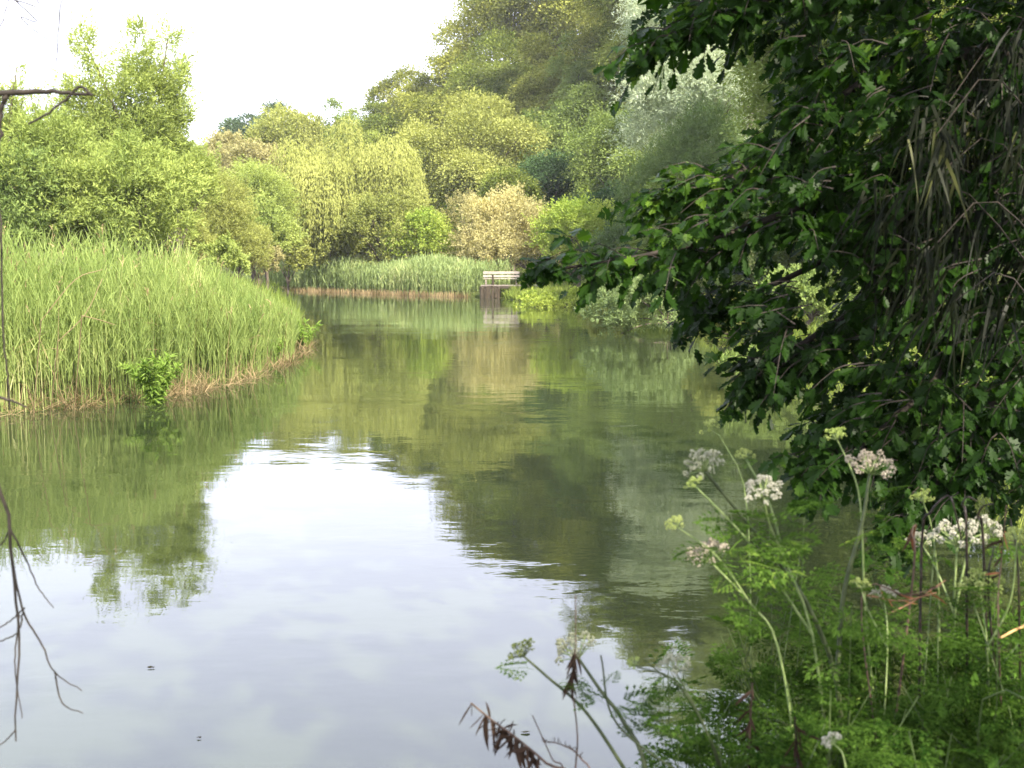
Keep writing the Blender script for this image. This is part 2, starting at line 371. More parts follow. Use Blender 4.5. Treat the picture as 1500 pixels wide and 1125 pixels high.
# left side, behind the reeds
T(195, -6, 92, 340, 38, 'airy', 'willow', 'willow_tree', 'tall airy willow with sky showing through its feathery crown, tallest left of the river', group=gL, n=56000, size=.15, tr=.16)
T(78, 118, 78, 320, 40, 'airy', 'willow', 'willow_tree', 'pale feathery willow just left of the tallest airy willow, behind the reeds', group=gL, n=34000, size=.15)
T(-10, 66, 46, 330, 37, 'airy', 'willow', 'willow_tree', 'pale willow cut by the left edge of the picture above the reeds', group=gL, n=18000, size=.14)
T(95, 205, 130, 375, 34, 'slim', 'willow', 'willow_bush', 'broad bright yellow-green willow bush directly behind the reeds, below the bare branch', 'bush', gL, size=.16)
T(205, 225, 78, 375, 33, 'slim', 'willow', 'willow_bush', 'rounded willow bush directly below the tallest airy willow', 'bush', gL, size=.15)
T(258, 200, 46, 350, 43, 'slim', 'willow', 'willow_tree', 'leafy willow at the right foot of the tallest airy willow', group=gL, size=.16)
T(292, 184, 27, 330, 62, 'airy', 'willow', 'willow_tree', 'slim pointed pale tree standing in the gap under open sky', group=gL, n=9000, size=.18)
T(20, 235, 75, 380, 33, 'slim', 'willowd', 'willow_bush', 'mid-green bush at the left edge just above the reeds', 'bush', gL, size=.15)
T(-60, 150, 80, 380, 38, 'slim', 'willow', 'willow_tree', 'yellow-green willow mostly outside the left edge', group=gL, size=.18)
# middle distance
T(300, 272, 66, 385, 56, 'slim', 'ygreen', 'shrub', 'rounded yellow-green shrub behind the right end of the near reeds', 'bush', gB)
T(372, 232, 52, 380, 72, 'slim', 'willow', 'bank_tree', 'pale green round tree between the yellow-green shrub and the weeping willow', group=gB)
T(385, 290, 42, 385, 68, 'fine', 'willow', 'shrub', 'fresh green shrub at the left foot of the weeping willow', 'bush', gB)
T(345, 330, 46, 390, 60, 'slim', 'ygreen', 'shrub', 'low pale shrub just above the right tip of the near reeds', 'bush', gB)
T(262, 318, 52, 400, 52, 'slim', 'ygreen', 'shrub', 'low yellowish shrub just over the sloping top of the near reeds', 'bush', gB)
T(330, 352, 40, 405, 50, 'fine', 'willow', 'shrub', 'small pale shrub at the end of the near reed slope', 'bush', gB)
T(205, 305, 50, 400, 46, 'slim', 'willowd', 'shrub', 'mid-green shrub filling the gap below the tallest airy willow on its right', 'bush', gL)
T(420, 345, 36, 400, 74, 'fine', 'ygreen', 'shrub', 'low shrub under the left curtain of the weeping willow', 'bush', gB)
T(375, 355, 34, 402, 64, 'fine', 'tan', 'shrub', 'low tan shrub at the left end of the far reeds', 'bush', gB)
T(358, 152, 48, 300, 138, 'broad', 'bluish', 'woodland_tree', 'dark blue-green round tree on the skyline, leftmost of the wood', group=gW)
T(408, 146, 46, 300, 136, 'broad', 'bluish', 'woodland_tree', 'dark treetop on the skyline behind the tan trees', group=gW)
T(332, 200, 42, 320, 108, 'fine', 'tan', 'woodland_tree', 'small tan-olive tree at the bottom of the sky gap', group=gW)
T(425, 158, 62, 320, 114, 'fine', 'ygreen', 'woodland_tree', 'broad tan-olive tree up behind the weeping willow on its left', group=gW)
T(368, 205, 50, 330, 100, 'fine', 'tan', 'woodland_tree', 'tan-green tree below the dark skyline tree', group=gW)
T(488, 148, 48, 300, 126, 'broad', 'green', 'woodland_tree', 'green rounded treetop on the skyline straight above the weeping willow', group=gW)
T(512, 182, 112, 392, 79, 'weep', 'yellow', 'weeping_willow', 'large golden weeping willow with trailing branches behind the far reeds', n=46000, size=.26, tr=.4)
T(592, 205, 34, 372, 84, 'weep', 'yellow', 'weeping_willow', 'narrow golden willow at the right shoulder of the large weeping willow', n=9000, size=.25)
T(560, 288, 66, 388, 75, 'fine', 'ygreen', 'shrub', 'yellow-green shrub in front of the weeping willow on its right', 'bush', gB)
T(618, 308, 44, 388, 73.5, 'fine', 'bright', 'shrub', 'fresh bright green shrub left of the tan feathery bush', 'bush', gB)
T(480, 335, 50, 388, 77, 'fine', 'ygreen', 'shrub', 'low yellowish shrub under the trailing weeping willow', 'bush', gB)
T(735, 286, 84, 396, 71, 'fine', 'pink', 'tamarisk_bush', 'broad tan-pink feathery bush on dark crooked stems behind the jetty', 'bush', gB, size=.13, tr=.12, xb=800)
T(685, 275, 40, 385, 75, 'fine', 'tan', 'shrub', 'thin tan twiggy shrub rising behind the tan-pink bush', 'bush', gB, size=.13, n=5200)
T(848, 292, 58, 412, 66, 'fine', 'bright', 'shrub', 'vivid yellow-green bush right of the tan-pink bush', 'bush', gB)
T(905, 325, 46, 420, 60, 'fine', 'greyg', 'shrub', 'grey-green bush half behind the overhanging leaves, right of the vivid bush', 'bush', gB)
# the hillside wood
T(545, 134, 44, 270, 136, 'layer', 'olived', 'woodland_tree', 'dark treetop on the skyline right of the green rounded one', group=gW)
T(600, 88, 58, 270, 140, 'layer', 'olive', 'woodland_tree', 'olive tree on the sloping skyline, first step up the hill', group=gW)
T(655, 72, 48, 260, 134, 'layer', 'olive', 'woodland_tree', 'olive tree on the skyline, second step up the hill', group=gW)
T(735, -40, 84, 200, 132, 'layer', 'olive', 'woodland_tree', 'big olive tree at the top of the skyline, cut by the top edge', group=gW)
T(838, -110, 90, 190, 128, 'layer', 'olive', 'woodland_tree', 'big olive tree at the top edge right of the skyline step', group=gW)
T(938, -230, 92, 190, 104, 'layer', 'olive', 'woodland_tree', 'olive tree at the top edge just left of the silver tree', group=gW)
T(585, 150, 56, 300, 118, 'layer', 'olived', 'woodland_tree', 'shadowy tree right above the narrow golden willow', group=gW)
T(640, 130, 62, 290, 116, 'layer', 'olive', 'woodland_tree', 'olive tree in the middle of the slope above the dark grey-green one', group=gW)
T(720, 62, 74, 240, 118, 'layer', 'olived', 'woodland_tree', 'dark olive tree in mid slope beneath the biggest skyline tree', group=gW)
T(795, 60, 66, 240, 112, 'layer', 'olive', 'woodland_tree', 'olive tree in mid slope left of the fresh green tree', group=gW)
T(868, 40, 46, 190, 108, 'broad', 'green', 'woodland_tree', 'fresh green tree high on the slope beside the silver tree', group=gW)
T(640, 215, 48, 360, 100, 'broad', 'bluish', 'woodland_tree', 'dark grey-green tree right of the narrow golden willow', group=gW)
T(702, 138, 92, 330, 96, 'layer', 'ygreen', 'woodland_tree', 'spreading yellow-green beech in mid wood above the tan bush', group=gW)
T(838, 108, 64, 300, 100, 'broad', 'green', 'woodland_tree', 'clear green round tree in mid wood, right of the spreading yellow-green beech', group=gW)
T(805, 205, 66, 345, 88, 'broad', 'dark', 'woodland_tree', 'very dark tree low in the wood above the vivid bush', group=gW)
T(752, 248, 52, 350, 86, 'broad', 'olived', 'woodland_tree', 'dark tree low in the wood just above the tan-pink bush', group=gW)
T(905, 150, 76, 330, 84, 'layer', 'green', 'woodland_tree', 'layered green tree with dark gaps, low in the wood left of the overhanging leaves', group=gW)
T(880, 265, 62, 380, 78, 'layer', 'dark', 'woodland_tree', 'dark tree at the foot of the wood behind the vivid bush', group=gW)
T(655, 300, 40, 385, 82, 'broad', 'olived', 'shrub', 'dark shrub in the shade between the bright shrub and the tan bush', 'bush', gB)
T(1018, -25, 88, 235, 67, 'slim', 'silver', 'silver_poplar', 'large silvery white-leaved tree behind the overhanging leaves', size=.2)
T(1020, 178, 88, 370, 61, 'slim', 'greyg', 'grey_willow', 'soft grey-green tree below the silvery white-leaved tree', size=.19)
# right bank, seen through the overhanging leaves
T(1010, -290, 100, 200, 98, 'layer', 'olived', 'woodland_tree', 'tall dark tree rising behind the silvery white-leaved tree', group=gW)
T(1120, -300, 110, 250, 92, 'layer', 'olived', 'woodland_tree', 'tall dark wood tree mostly hidden by the overhanging leaves', group=gW)
T(1215, -340, 130, 430, 50, 'layer', 'green', 'bank_tree', 'tall layered bank tree hidden behind the overhanging leaves', group=gR)
T(1370, -420, 170, 460, 38, 'layer', 'green', 'bank_tree', 'broad bank tree hidden behind the hanging strap leaves', group=gR)
T(1000, 250, 80, 450, 48, 'broad', 'green', 'bank_tree', 'green tree on the right bank behind the overhanging leaves', group=gR)
T(1115, 200, 90, 470, 40, 'broad', 'willowd', 'bank_tree', 'green tree glimpsed through the gaps in the overhanging leaves', group=gR)
T(1250, -330, 150, 460, 34, 'broad', 'green', 'bank_tree', 'tall shaded tree behind the strap-leaved plant', group=gR)
T(1440, -420, 180, 470, 30, 'broad', 'olived', 'bank_tree', 'dark tree behind the right edge foliage', group=gR)
T(1185, 385, 70, 480, 27, 'fine', 'willowd', 'bank_bush', 'sunlit green bush shining through a gap in the overhanging leaves', 'bush', gR, size=.09)
T(1330, 420, 110, 560, 22, 'fine', 'green', 'bank_bush', 'green bush low on the right bank behind the dark foliage', 'bush', gR, size=.09)
T(945, 408, 88, 492, 31, 'slim', 'grey', 'water_willow', 'grey-green willow shrub leaning over the water on the right bank', 'bush', gR, size=.13, xb=1010, n=16000)
T(1075, 430, 62, 502, 24, 'slim', 'ygreen', 'bank_bush', 'pale sunlit shrub at the water edge below the overhanging leaves', 'bush', gR, size=.1)
T(805, 424, 62, 458, 50, 'fine', 'bright', 'bank_bush', 'low bright bush at the water edge right of the jetty', 'bush', gR, size=.1)
T(890, 428, 46, 466, 42, 'fine', 'ygreen', 'bank_bush', 'low yellow-green bush between the jetty bank and the grey-green willow', 'bush', gR, size=.1)
T(1130, 510, 76, 570, 17, 'slim', 'willowd', 'bank_bush', 'low green shrub trailing in the water under the dark leaves', 'bush', gR, size=.09)

# ------------------------------------------------------------------ reeds
STRAW = leaf_mat('straw', (.085, .06, .03), (.38, .29, .16), trans=.15, noise=.6)
REED = leaf_mat('reed_leaf', (.105, .16, .042), (.265, .325, .105), (.44, .44, .21), trans=.35, noise=.5)
REEDF = leaf_mat('far_reed_leaf', (.14, .20, .075), (.28, .34, .14), (.38, .40, .19), trans=.3, noise=.4)
BLADE = [(-.5, 0, 0), (.5, 0, 0), (.42, .5, .0), (-.42, .5, 0), (.02, 1, 0), (-.02, 1, 0)]
BLADEF = [(0, 1, 2, 3), (3, 2, 4, 5)]
def ribbon(mb, rng, p, d, ln, wd, droop, segs=3, m=0, side=None):
    """tapering leaf blades that start along d and bend over"""
    n = len(p); side = unit(np.cross(d, rng.normal(size=d.shape))) if side is None else side
    s = np.linspace(0, 1, segs + 1)
    V = []
    for t_ in s:
        q = p + d * (ln * t_)[:, None] + np.array([0, 0, -1.0]) * (droop * ln * t_ ** 2)[:, None]
        ww = wd * (1 - t_ ** 2) * .5 + .0006
        V += [q - side * ww[:, None], q + side * ww[:, None]]
    V = np.stack(V, 1); k = 2 * (segs + 1)
    tf = np.array([(2 * a, 2 * a + 1, 2 * a + 3, 2 * a + 2) for a in range(segs)])
    mb.add(V.reshape(-1, 3), (tf[None] + (np.arange(n) * k)[:, None, None]).reshape(-1, 4), m)
def reeds(mb, rng, xy, h, nb, bl, bw, lean=.09, mstraw=1, stemw=.009):
    n = len(xy); z0 = np.maximum(terrain(xy[:, 0], xy[:, 1]), -.25)
    p0 = np.column_stack([xy, z0]); d = unit(np.column_stack([rng.normal(size=(n, 2)) * lean, np.ones(n)]))
    ribbon(mb, rng, p0, d, h * .9, np.full(n, stemw), rng.uniform(0, .05, n), 2, 0)
    for j in range(nb):
        f = .22 + .72 * (j + rng.random(n)) / nb
        q = p0 + d * (h * f)[:, None]
        a = rng.uniform(0, 2 * math.pi, n); up = rng.uniform(1.4, 5.0, n)
        dd = unit(np.column_stack([np.cos(a), np.sin(a), up]))
        ribbon(mb, rng, q, dd, bl * rng.uniform(.6, 1.25, n), bw * rng.uniform(.7, 1.2, n), rng.uniform(.05, .6, n), 3, 0)
def strip_points(rng, line, n, d0, d1, power=1.0):
    """points behind a bank line, between d0 and d1 metres inland"""
    line = np.asarray(line, float); seg = np.diff(line, axis=0); ln = np.hypot(*seg.T); cum = np.concatenate([[0], np.cumsum(ln)])
    s = rng.uniform(0, cum[-1], n); k = np.clip(np.searchsorted(cum, s) - 1, 0, len(seg) - 1)
    p = line[k] + seg[k] * ((s - cum[k]) / ln[k])[:, None]
    nr = np.column_stack([-seg[k, 1], seg[k, 0]]) / ln[k][:, None]
    return p + nr * (d0 + (d1 - d0) * rng.random(n) ** power)[:, None]
rng = np.random.default_rng(7)
FRONT = [(-5.3, 27), (-4.5, 22.5), (-4.65, 18), (-5.4, 15.4), (-6.7, 14.1), (-9, 13.0), (-13, 11.8)][::-1]
mb = MB()
xy = strip_points(rng, FRONT, 6400, .05, 1.6); xy2 = strip_points(rng, FRONT, 7200, 1.4, 9, .9)
xy = np.vstack([xy, xy2]); dd = sdf(xy); xy = xy[dd > -.15]; dd = sdf(xy)
wob = np.sin(xy[:, 0] * 1.3 + 1) * np.sin(xy[:, 1] * .9) * .10 + np.sin(xy[:, 0] * 3.1 + xy[:, 1] * 2.3) * .06
h = (2.14 + wob) * rng.uniform(.76, 1.08, len(xy)) * (1 - .22 * sst(1 - dd / 1.6)) * (1 - .52 * sst((xy[:, 1] - 17.5) / 8.5)) * (1 - .12 * sst(1 - dd / 1.6) * sst((xy[:, 1] - 15) / 5))
keepr = rng.random(len(xy)) < .78 + .5 * np.sin(xy[:, 0] * 2.2) * np.sin(xy[:, 1] * 1.7); xy = xy[keepr]; h = h[keepr]
# last year's pale stems with feathery heads among them, and a few broken ones
sel = rng.random(len(xy)) < .055; n = int(sel.sum()); q0 = np.column_stack([xy[sel], terrain(xy[sel, 0], xy[sel, 1])]); dv = unit(np.column_stack([rng.normal(size=(n, 2)) * .14, np.ones(n)])); hh = h[sel] * rng.uniform(.8, 1.10, n)
ribbon(mb, rng, q0, dv, hh, np.full(n, .009), rng.uniform(0, .05, n), 2, 1)
for j in range(4): ribbon(mb, rng, q0 + dv * (hh * (.93 + .02 * j))[:, None], unit(dv + rng.normal(size=(n, 3)) * .3), rng.uniform(.08, .2, n), np.full(n, .012), rng.uniform(.2, .9, n), 2, 1)
m_ = n // 2; ribbon(mb, rng, q0[:m_] + np.array([0, 0, 1.0]) * (hh[:m_] * rng.uniform(.2, .6, m_))[:, None], unit(np.column_stack([rng.normal(size=(m_, 2)), rng.uniform(-.2, .8, m_)])), rng.uniform(.3, .9, m_), np.full(m_, .009), rng.uniform(0, .4, m_), 2, 1)
reeds(mb, rng, xy, h, 10, .40, .0115, lean=.055)
tag(mb.build('reed_bed', [REED, STRAW]), 'tall fresh green reed bed on the left bank', 'reeds', kind='stuff')
# dead pale stems and litter at the water's edge
mb = MB(); xy = strip_points(rng, FRONT, 8500, -.22, .42); xy = xy[rng.random(len(xy)) < (.5 - .25 * sst((xy[:, 1] - 16) / 4)) + .6 * np.sin(xy[:, 0] * 2.7) * np.sin(xy[:, 1] * 2.1 + 1)]; n = len(xy)
p0 = np.column_stack([xy, np.full(n, -.1)])
d = unit(np.column_stack([rng.normal(size=(n, 2)) * .55, rng.uniform(.35, 1.3, n)]))
ribbon(mb, rng, p0, d, rng.uniform(.2, .95, n) * (1 - .3 * sst((xy[:, 1] - 15) / 6)), rng.uniform(.006, .013, n), rng.uniform(0, .6, n), 3)
tag(mb.build('dead_reed_litter', STRAW), 'straw coloured dead reed stems along the foot of the near reeds', 'dead reeds', kind='stuff')
# low herbs hanging over the edge of the reed bed
HERB = leaf_mat('herb_leaf', (.09, .165, .025), (.23, .32, .07), trans=.35, noise=1.0)
def herb(px, Yd, hh, rad, n, label, size=.09, name='waterside_plant', grp='leafy plants at the foot of the near reeds'):
    SEED[0] += 1; rng = np.random.default_rng(SEED[0]); q = P(px, 600, Yd); b = np.array([q[0], Yd, max(tz(q[0], Yd), -.1)])
    root = empty(name, b, label, 'plant', grp); mb = MB(); sm = MB()
    for j in range(14):
        a = rng.uniform(0, 6.28); e = b + np.array([math.cos(a) * rad * rng.uniform(.2, 1), math.sin(a) * rad * .6, hh * rng.uniform(.55, 1)])
        pth = smooth_path([b, (b + e) / 2 + np.array([0, 0, .12 * hh]), e], 6); tube(sm, pth, np.linspace(.006, .002, len(pth)), 4)
        t_ = rng.uniform(.15, 1, n // 14); k = np.clip((t_ * (len(pth) - 1)).astype(int), 0, len(pth) - 2)
        p = pth[k] + (pth[k + 1] - pth[k]) * (t_ * (len(pth) - 1) - k)[:, None]
        dr = unit(rsphere(rng, len(p)) + np.array([0, 0, .5]))
        leaves(mb, rng, p, np.tile([0, -.4, 1.0], (len(p), 1)), dr, size * 1.15, SLIM, jit=.35)
    mb.build('foliage', HERB, root, origin=b); sm.build('stem', HERB, root, origin=b)
herb(228, 15.2, .85, .5, 1700, 'lush leafy green clump at the water edge in the middle of the near reeds')
herb(448, 25.5, .75, .55, 520, 'leafy tuft at the right tip of the near reed bed', .1)
herb(400, 21.5, .5, .4, 380, 'low leafy fringe close to the right tip of the near reeds', .08)
# far reeds
FAR = [(-21, 83), (-17.5, 80), (-11, 73), (-6, 67), (-2.4, 64.2)]
rng = np.random.default_rng(8); mb = MB()
xy = strip_points(rng, FAR, 5200, -.3, 4.5); n = len(xy)
h = rng.uniform(1.75, 2.15, n) * (.95 + .1 * np.sin(xy[:, 0] * .9))
reeds(mb, rng, xy, h, 5, .5, .05, lean=.06, stemw=.02)
tag(mb.build('far_reed_bed', [REEDF, STRAW]), 'grey-green reed bed along the far bank left of the jetty', 'reeds', kind='stuff')
mb = MB(); xy = strip_points(rng, FAR, 2600, -.6, -.1); n = len(xy)
p0 = np.column_stack([xy, np.full(n, -.05)]); d = unit(np.column_stack([rng.normal(size=(n, 2)) * .12, np.ones(n)]))
ribbon(mb, rng, p0, d, rng.uniform(.15, .5, n), rng.uniform(.02, .04, n), rng.uniform(0, .2, n), 2)
xy = strip_points(rng, FAR[:3], 900, 2.5, 5); n = len(xy); p0 = np.column_stack([xy, terrain(xy[:, 0], xy[:, 1]) + 1.6])
ribbon(mb, rng, p0, unit(np.column_stack([rng.normal(size=(n, 2)) * .2, np.ones(n)])), rng.uniform(.5, .9, n), rng.uniform(.03, .06, n), rng.uniform(.1, .5, n), 2)
tag(mb.build('far_dead_reeds', STRAW), 'pale straw strip at the water line of the far reeds', 'dead reeds', kind='stuff')
# rank grass between the far reeds and the shrubs, and along the right bank
GRASS = leaf_mat('bank_grass', (.08, .13, .025), (.22, .26, .06), trans=.3, noise=.3)
mb = MB(); rng = np.random.default_rng(9)
xy = np.vstack([strip_points(rng, [(-1, 63), (.4, 57), (3.6, 45), (5.2, 30), (4.4, 20), (4.1, 10), (3.3, 6.5), (2.0, 4.4)][::-1], 5200, -.15, -3.2, 1.4),
                np.column_stack([rng.uniform(-30, 14, 2600), rng.uniform(66, 92, 2600)]), np.column_stack([rng.uniform(-30, -7, 2600), rng.uniform(22, 60, 2600)])])
xl = strip_points(rng, [(-5.6, 28), (-8.2, 38), (-14, 55), (-18, 72)], 5000, -.1, 3.0); nl_ = len(xl)
xy = xy[sdf(xy) > .02]; n = len(xy); sc_ = np.clip(np.hypot(*xy.T) / 40, .25, 2)
for j in range(5):
    a = rng.uniform(0, 6.28, n); q = np.column_stack([xy + rng.normal(size=(n, 2)) * .08, terrain(xy[:, 0], xy[:, 1]) - .03])
    ribbon(mb, rng, q, unit(np.column_stack([np.cos(a) * .4, np.sin(a) * .4, np.ones(n)])), rng.uniform(.3, .8, n) * np.clip(sc_, .5, 1), .035 * sc_, rng.uniform(.1, .5, n), 2)
for j in range(4):
    a = rng.uniform(0, 6.28, nl_); q = np.column_stack([xl + rng.normal(size=(nl_, 2)) * .1, terrain(xl[:, 0], xl[:, 1]) - .05])
    ribbon(mb, rng, q, unit(np.column_stack([np.cos(a) * .22, np.sin(a) * .22, np.ones(nl_)])), rng.uniform(.6, 1.5, nl_), np.full(nl_, .035), rng.uniform(.05, .4, nl_), 2)
tag(mb.build('bank_grass', GRASS), 'rank green grass along the river banks', 'grass', kind='stuff')

# ------------------------------------------------------------------ jetty
WOODP = plain_mat('pale_timber', (.20, .17, .145), (.40, .355, .30), 6, stretch=(1, 6, 6)); WOODD = plain_mat('dark_timber', (.014, .010, .006), (.075, .058, .038), 5, stretch=(6, 6, 1))
WOODM = plain_mat('deck_timber', (.12, .10, .085), (.26, .22, .18), 6, stretch=(1, 6, 6))
def box(mb, c, s, rz=0, m=0, bev=.012):
    """a box with chamfered long edges"""
    sx, sy, sz = np.asarray(s) / 2; b = min(bev, sx * .4, sy * .4, sz * .4)
    prof = [(-sy + b, -sz), (sy - b, -sz), (sy, -sz + b), (sy, sz - b), (sy - b, sz), (-sy + b, sz), (-sy, sz - b), (-sy, -sz + b)]
    V = np.array([(-sx, a, q) for a, q in prof] + [(sx, a, q) for a, q in prof])
    cz, sn = math.cos(rz), math.sin(rz); V = V @ np.array([[cz, sn, 0], [-sn, cz, 0], [0, 0, 1]]) + np.asarray(c)
    mb.add(V, [(k, (k + 1) % 8, 8 + (k + 1) % 8, 8 + k) for k in range(8)], m)
    o = mb.n; mb.add(V, [tuple(range(7, -1, -1)), tuple(range(8, 16))], m)
jb = np.array([P(706, 420, 62.0)[0], 62.0, 0.0])
jet = empty('jetty', jb, 'small weathered wooden jetty with dark piles at the end of the far reeds', 'jetty')
mb = MB(); rng = np.random.default_rng(4)
for k in range(15): box(mb, (.05 + k * .235, .75, .70 + rng.normal() * .006), (.22, 2.0, .05), 0)
mb.build('deck', WOODM, jet)
mb = MB(); box(mb, (1.7, -.22, .60), (3.6, .09, .14)); box(mb, (1.7, 1.6, .60), (3.6, .09, .14)); mb.build('beam', WOODD, jet)
for x_, y_ in ((-.05, -.24), (.28, -.26), (.62, -.22), (.95, -.24), (.0, 1.5), (.95, 1.5), (2.2, 1.5), (3.2, 1.5)):
    mb = MB(); pth = np.array([(x_, y_, -1.2), (x_ + rng.normal() * .02, y_, -.2), (x_, y_, .66)]); tube(mb, pth, [.11, .10, .09], 8); mb.build('pile', WOODD, jet, smooth=True)
mb = MB()
for k in range(5): box(mb, (.02 + k * .2, -.30, .28 + rng.normal() * .03), (.17, .05, .62 + rng.normal() * .05), 0)
mb.build('pile_boarding', WOODD, jet)
bench = empty('bench', jb + np.array([.1, .2, .73]), 'pale wooden bench with a plank backrest standing on the jetty', 'bench')
mb = MB(); box(mb, (1.0, .50, .70), (2.1, .04, .15), 0); box(mb, (1.0, .50, .50), (2.1, .04, .13), 0); mb.build('backrest', WOODP, bench)
mb = MB(); box(mb, (1.0, .12, .36), (2.1, .14, .045)); box(mb, (1.0, .30, .36), (2.1, .14, .045)); mb.build('seat', WOODP, bench)
for x_ in (.12, 1.88):
    mb = MB(); box(mb, (x_, .28, .16), (.09, .42, .33)); mb.build('leg', WOODM, bench)
    mb = MB(); box(mb, (x_, .555, .39), (.08, .06, .80)); mb.build('back_post', WOODM, bench)
rail = empty('mooring_post', jb + np.array([.62, -.16, .70]), 'dark upright post at the front edge of the jetty', 'post')
mb = MB(); tube(mb, np.array([(0, 0, 0), (.01, 0, .3), (0, 0, .62)]), [.06, .058, .052], 8); tube(mb, np.array([(0, 0, .62), (0, 0, .645)]), [.052, .004], 8); mb.build('post', WOODD, rail, smooth=True)

# ------------------------------------------------------------------ the overhanging tree on the right
def half_leaf(pts):
    """leaf template from one side's outline (x, y): fan of triangles about the midrib, folded a little"""
    V = [(0, 0, 0), (0, .33, -.0), (0, .68, -.01), (0, 1, -.08)]; Fc = []
    for sgn in (1, -1):
        k0 = len(V); V += [(sgn * x, y, .16 * x) for x, y in pts]
        ids = [0] + list(range(k0, k0 + len(pts))) + [3]
        for a, b in zip(ids[:-1], ids[1:]):
            ya = V[a][1] if a else 0; yb = V[b][1]
            c_ = 1 if (ya + yb) / 2 < .5 else 2
            tri = (c_, a, b) if sgn > 0 else (c_, b, a)
            Fc.append(tri)
        ks = [i_ for i_ in ids if abs(V[i_][1] - .5) < .2]
        a = min(range(len(pts)), key=lambda j_: abs(pts[j_][1] - .5) + pts[j_][0] * .01) + k0
        Fc.append((1, a, 2) if sgn > 0 else (1, 2, a))
    return np.array(V), np.array(Fc)
MAPLE = half_leaf([(.12, -.02), (.30, -.03), (.24, .14), (.52, .22), (.40, .36), (.46, .50), (.22, .50), (.27, .72), (.12, .76)])
OAK = half_leaf([(.05, .12), (.14, .22), (.10, .32), (.25, .42), (.17, .50), (.32, .64), (.20, .70), (.26, .86), (.10, .97)])
MLEAF = leaf_mat('maple_leaf', (.006, .017, .003), (.022, .055, .007), (.095, .165, .02), trans=.42, spec=.10, rough=.42, noise=1.1, tcol=(1.7, 1.9, .6))  # leaf colours lowered to hold the shade inside this crown
def twig_sprays(lm, tm, rng, starts, dirs, lens, nl, size, tmpl, trad=.004):
    """each twig: a bent tube with leaves in two ranks, drooping"""
    for p, d, ln in zip(starts, dirs, lens):
        d = unit(d); e = p + d * ln + np.array([0, 0, -.18 * ln]); mid = p + d * ln * .5 + np.array([0, 0, .02])
        pth = smooth_path([p, mid, e], 6); tube(tm, pth, np.linspace(trad, .0012, len(pth)), 3)
        t_ = np.sort(rng.uniform(.08, 1, nl)); f_ = t_ * (len(pth) - 1); k = np.clip(f_.astype(int), 0, len(pth) - 2)
        q = pth[k] + (pth[k + 1] - pth[k]) * (f_ - k)[:, None]
        side = unit(np.cross(d, [0, 0, 1.0])); sg = np.where(np.arange(nl) % 2, 1, -1)[:, None]
        ld = unit(side * sg * rng.uniform(.3, 1.1, (nl, 1)) + d * rng.uniform(.2, 1, (nl, 1)) + np.array([0, 0, -1]) * rng.uniform(.1, 1.2, (nl, 1)))
        ln2 = size * rng.uniform(.6, 1.25, nl)
        q = q + ld * .02
        up = unit(np.array([0, -.35, 1.0]) + rng.normal(size=(nl, 3)) * .45)
        sc = np.column_stack([ln2 * rng.uniform(.75, 1.1, nl), ln2, ln2])
        scatter(lm, tmpl[0], tmpl[1], q, frames(ld, up), sc)
LOBED = half_leaf([(.08, .02), (.20, .10), (.14, .22), (.34, .30), (.22, .42), (.36, .56), (.18, .62), (.20, .82), (.08, .86)])
def in_poly(p, poly):
    p = np.asarray(p, float); poly = np.asarray(poly, float); ins = np.zeros(len(p), bool)
    for A, B in zip(poly, np.roll(poly, -1, 0)):
        with np.errstate(divide='ignore', invalid='ignore'):
            ins ^= ((A[1] > p[:, 1]) != (B[1] > p[:, 1])) & (p[:, 0] < (B[0] - A[0]) * (p[:, 1] - A[1]) / (B[1] - A[1]) + A[0])
    return ins
TB = np.array([4.6, 5.6, tz(4.6, 5.6)])
maple = empty('overhanging_tree', TB, 'dark leafy tree on the right bank hanging its lobed leaves over the water', 'tree')
LIMBS = [   # (px, py, distance) along each limb, from the trunk side outwards
    [(1700, 60, 5.6), (1480, 130, 5.4), (1280, 250, 5.2), (1090, 335, 5.0), (940, 375, 4.9), (802, 396, 4.8)],
    [(1700, -120, 5.2), (1420, -60, 5.0), (1180, -20, 4.8), (1050, 30, 4.7), (968, 72, 4.6)],
    [(1700, 20, 5.5), (1400, 80, 5.3), (1180, 190, 5.1), (1080, 255, 5.0), (960, 300, 5.0)],
    [(1700, 220, 5.8), (1480, 330, 5.6), (1280, 440, 5.4), (1150, 520, 5.2), (1095, 565, 5.1)],
    [(1700, 330, 5.7), (1500, 450, 5.4), (1350, 580, 5.1), (1240, 670, 4.9), (1190, 690, 4.8)],
    [(1700, 420, 5.5), (1520, 560, 5.2), (1400, 680, 4.9), (1320, 765, 4.7)],
    [(1700, 120, 5.9), (1450, 250, 5.8), (1250, 360, 5.6), (1080, 440, 5.5), (1030, 450, 5.4)],
    [(1700, 300, 6.2), (1450, 480, 6.0), (1290, 590, 5.8), (1210, 630, 5.7)],
]
rng = np.random.default_rng(21); lm = MB(); tm = MB(); bm = MB()
tube(bm, smooth_path([TB - [0, 0, .4], TB + [.05, 0, 1.2], TB + [-.1, -.1, 3.0], TB + [-.3, -.4, 6.5]], 12), np.linspace(.24, .10, 12)[:len(smooth_path([TB, TB, TB, TB], 12))], 10)
S, D, LN = [], [], []
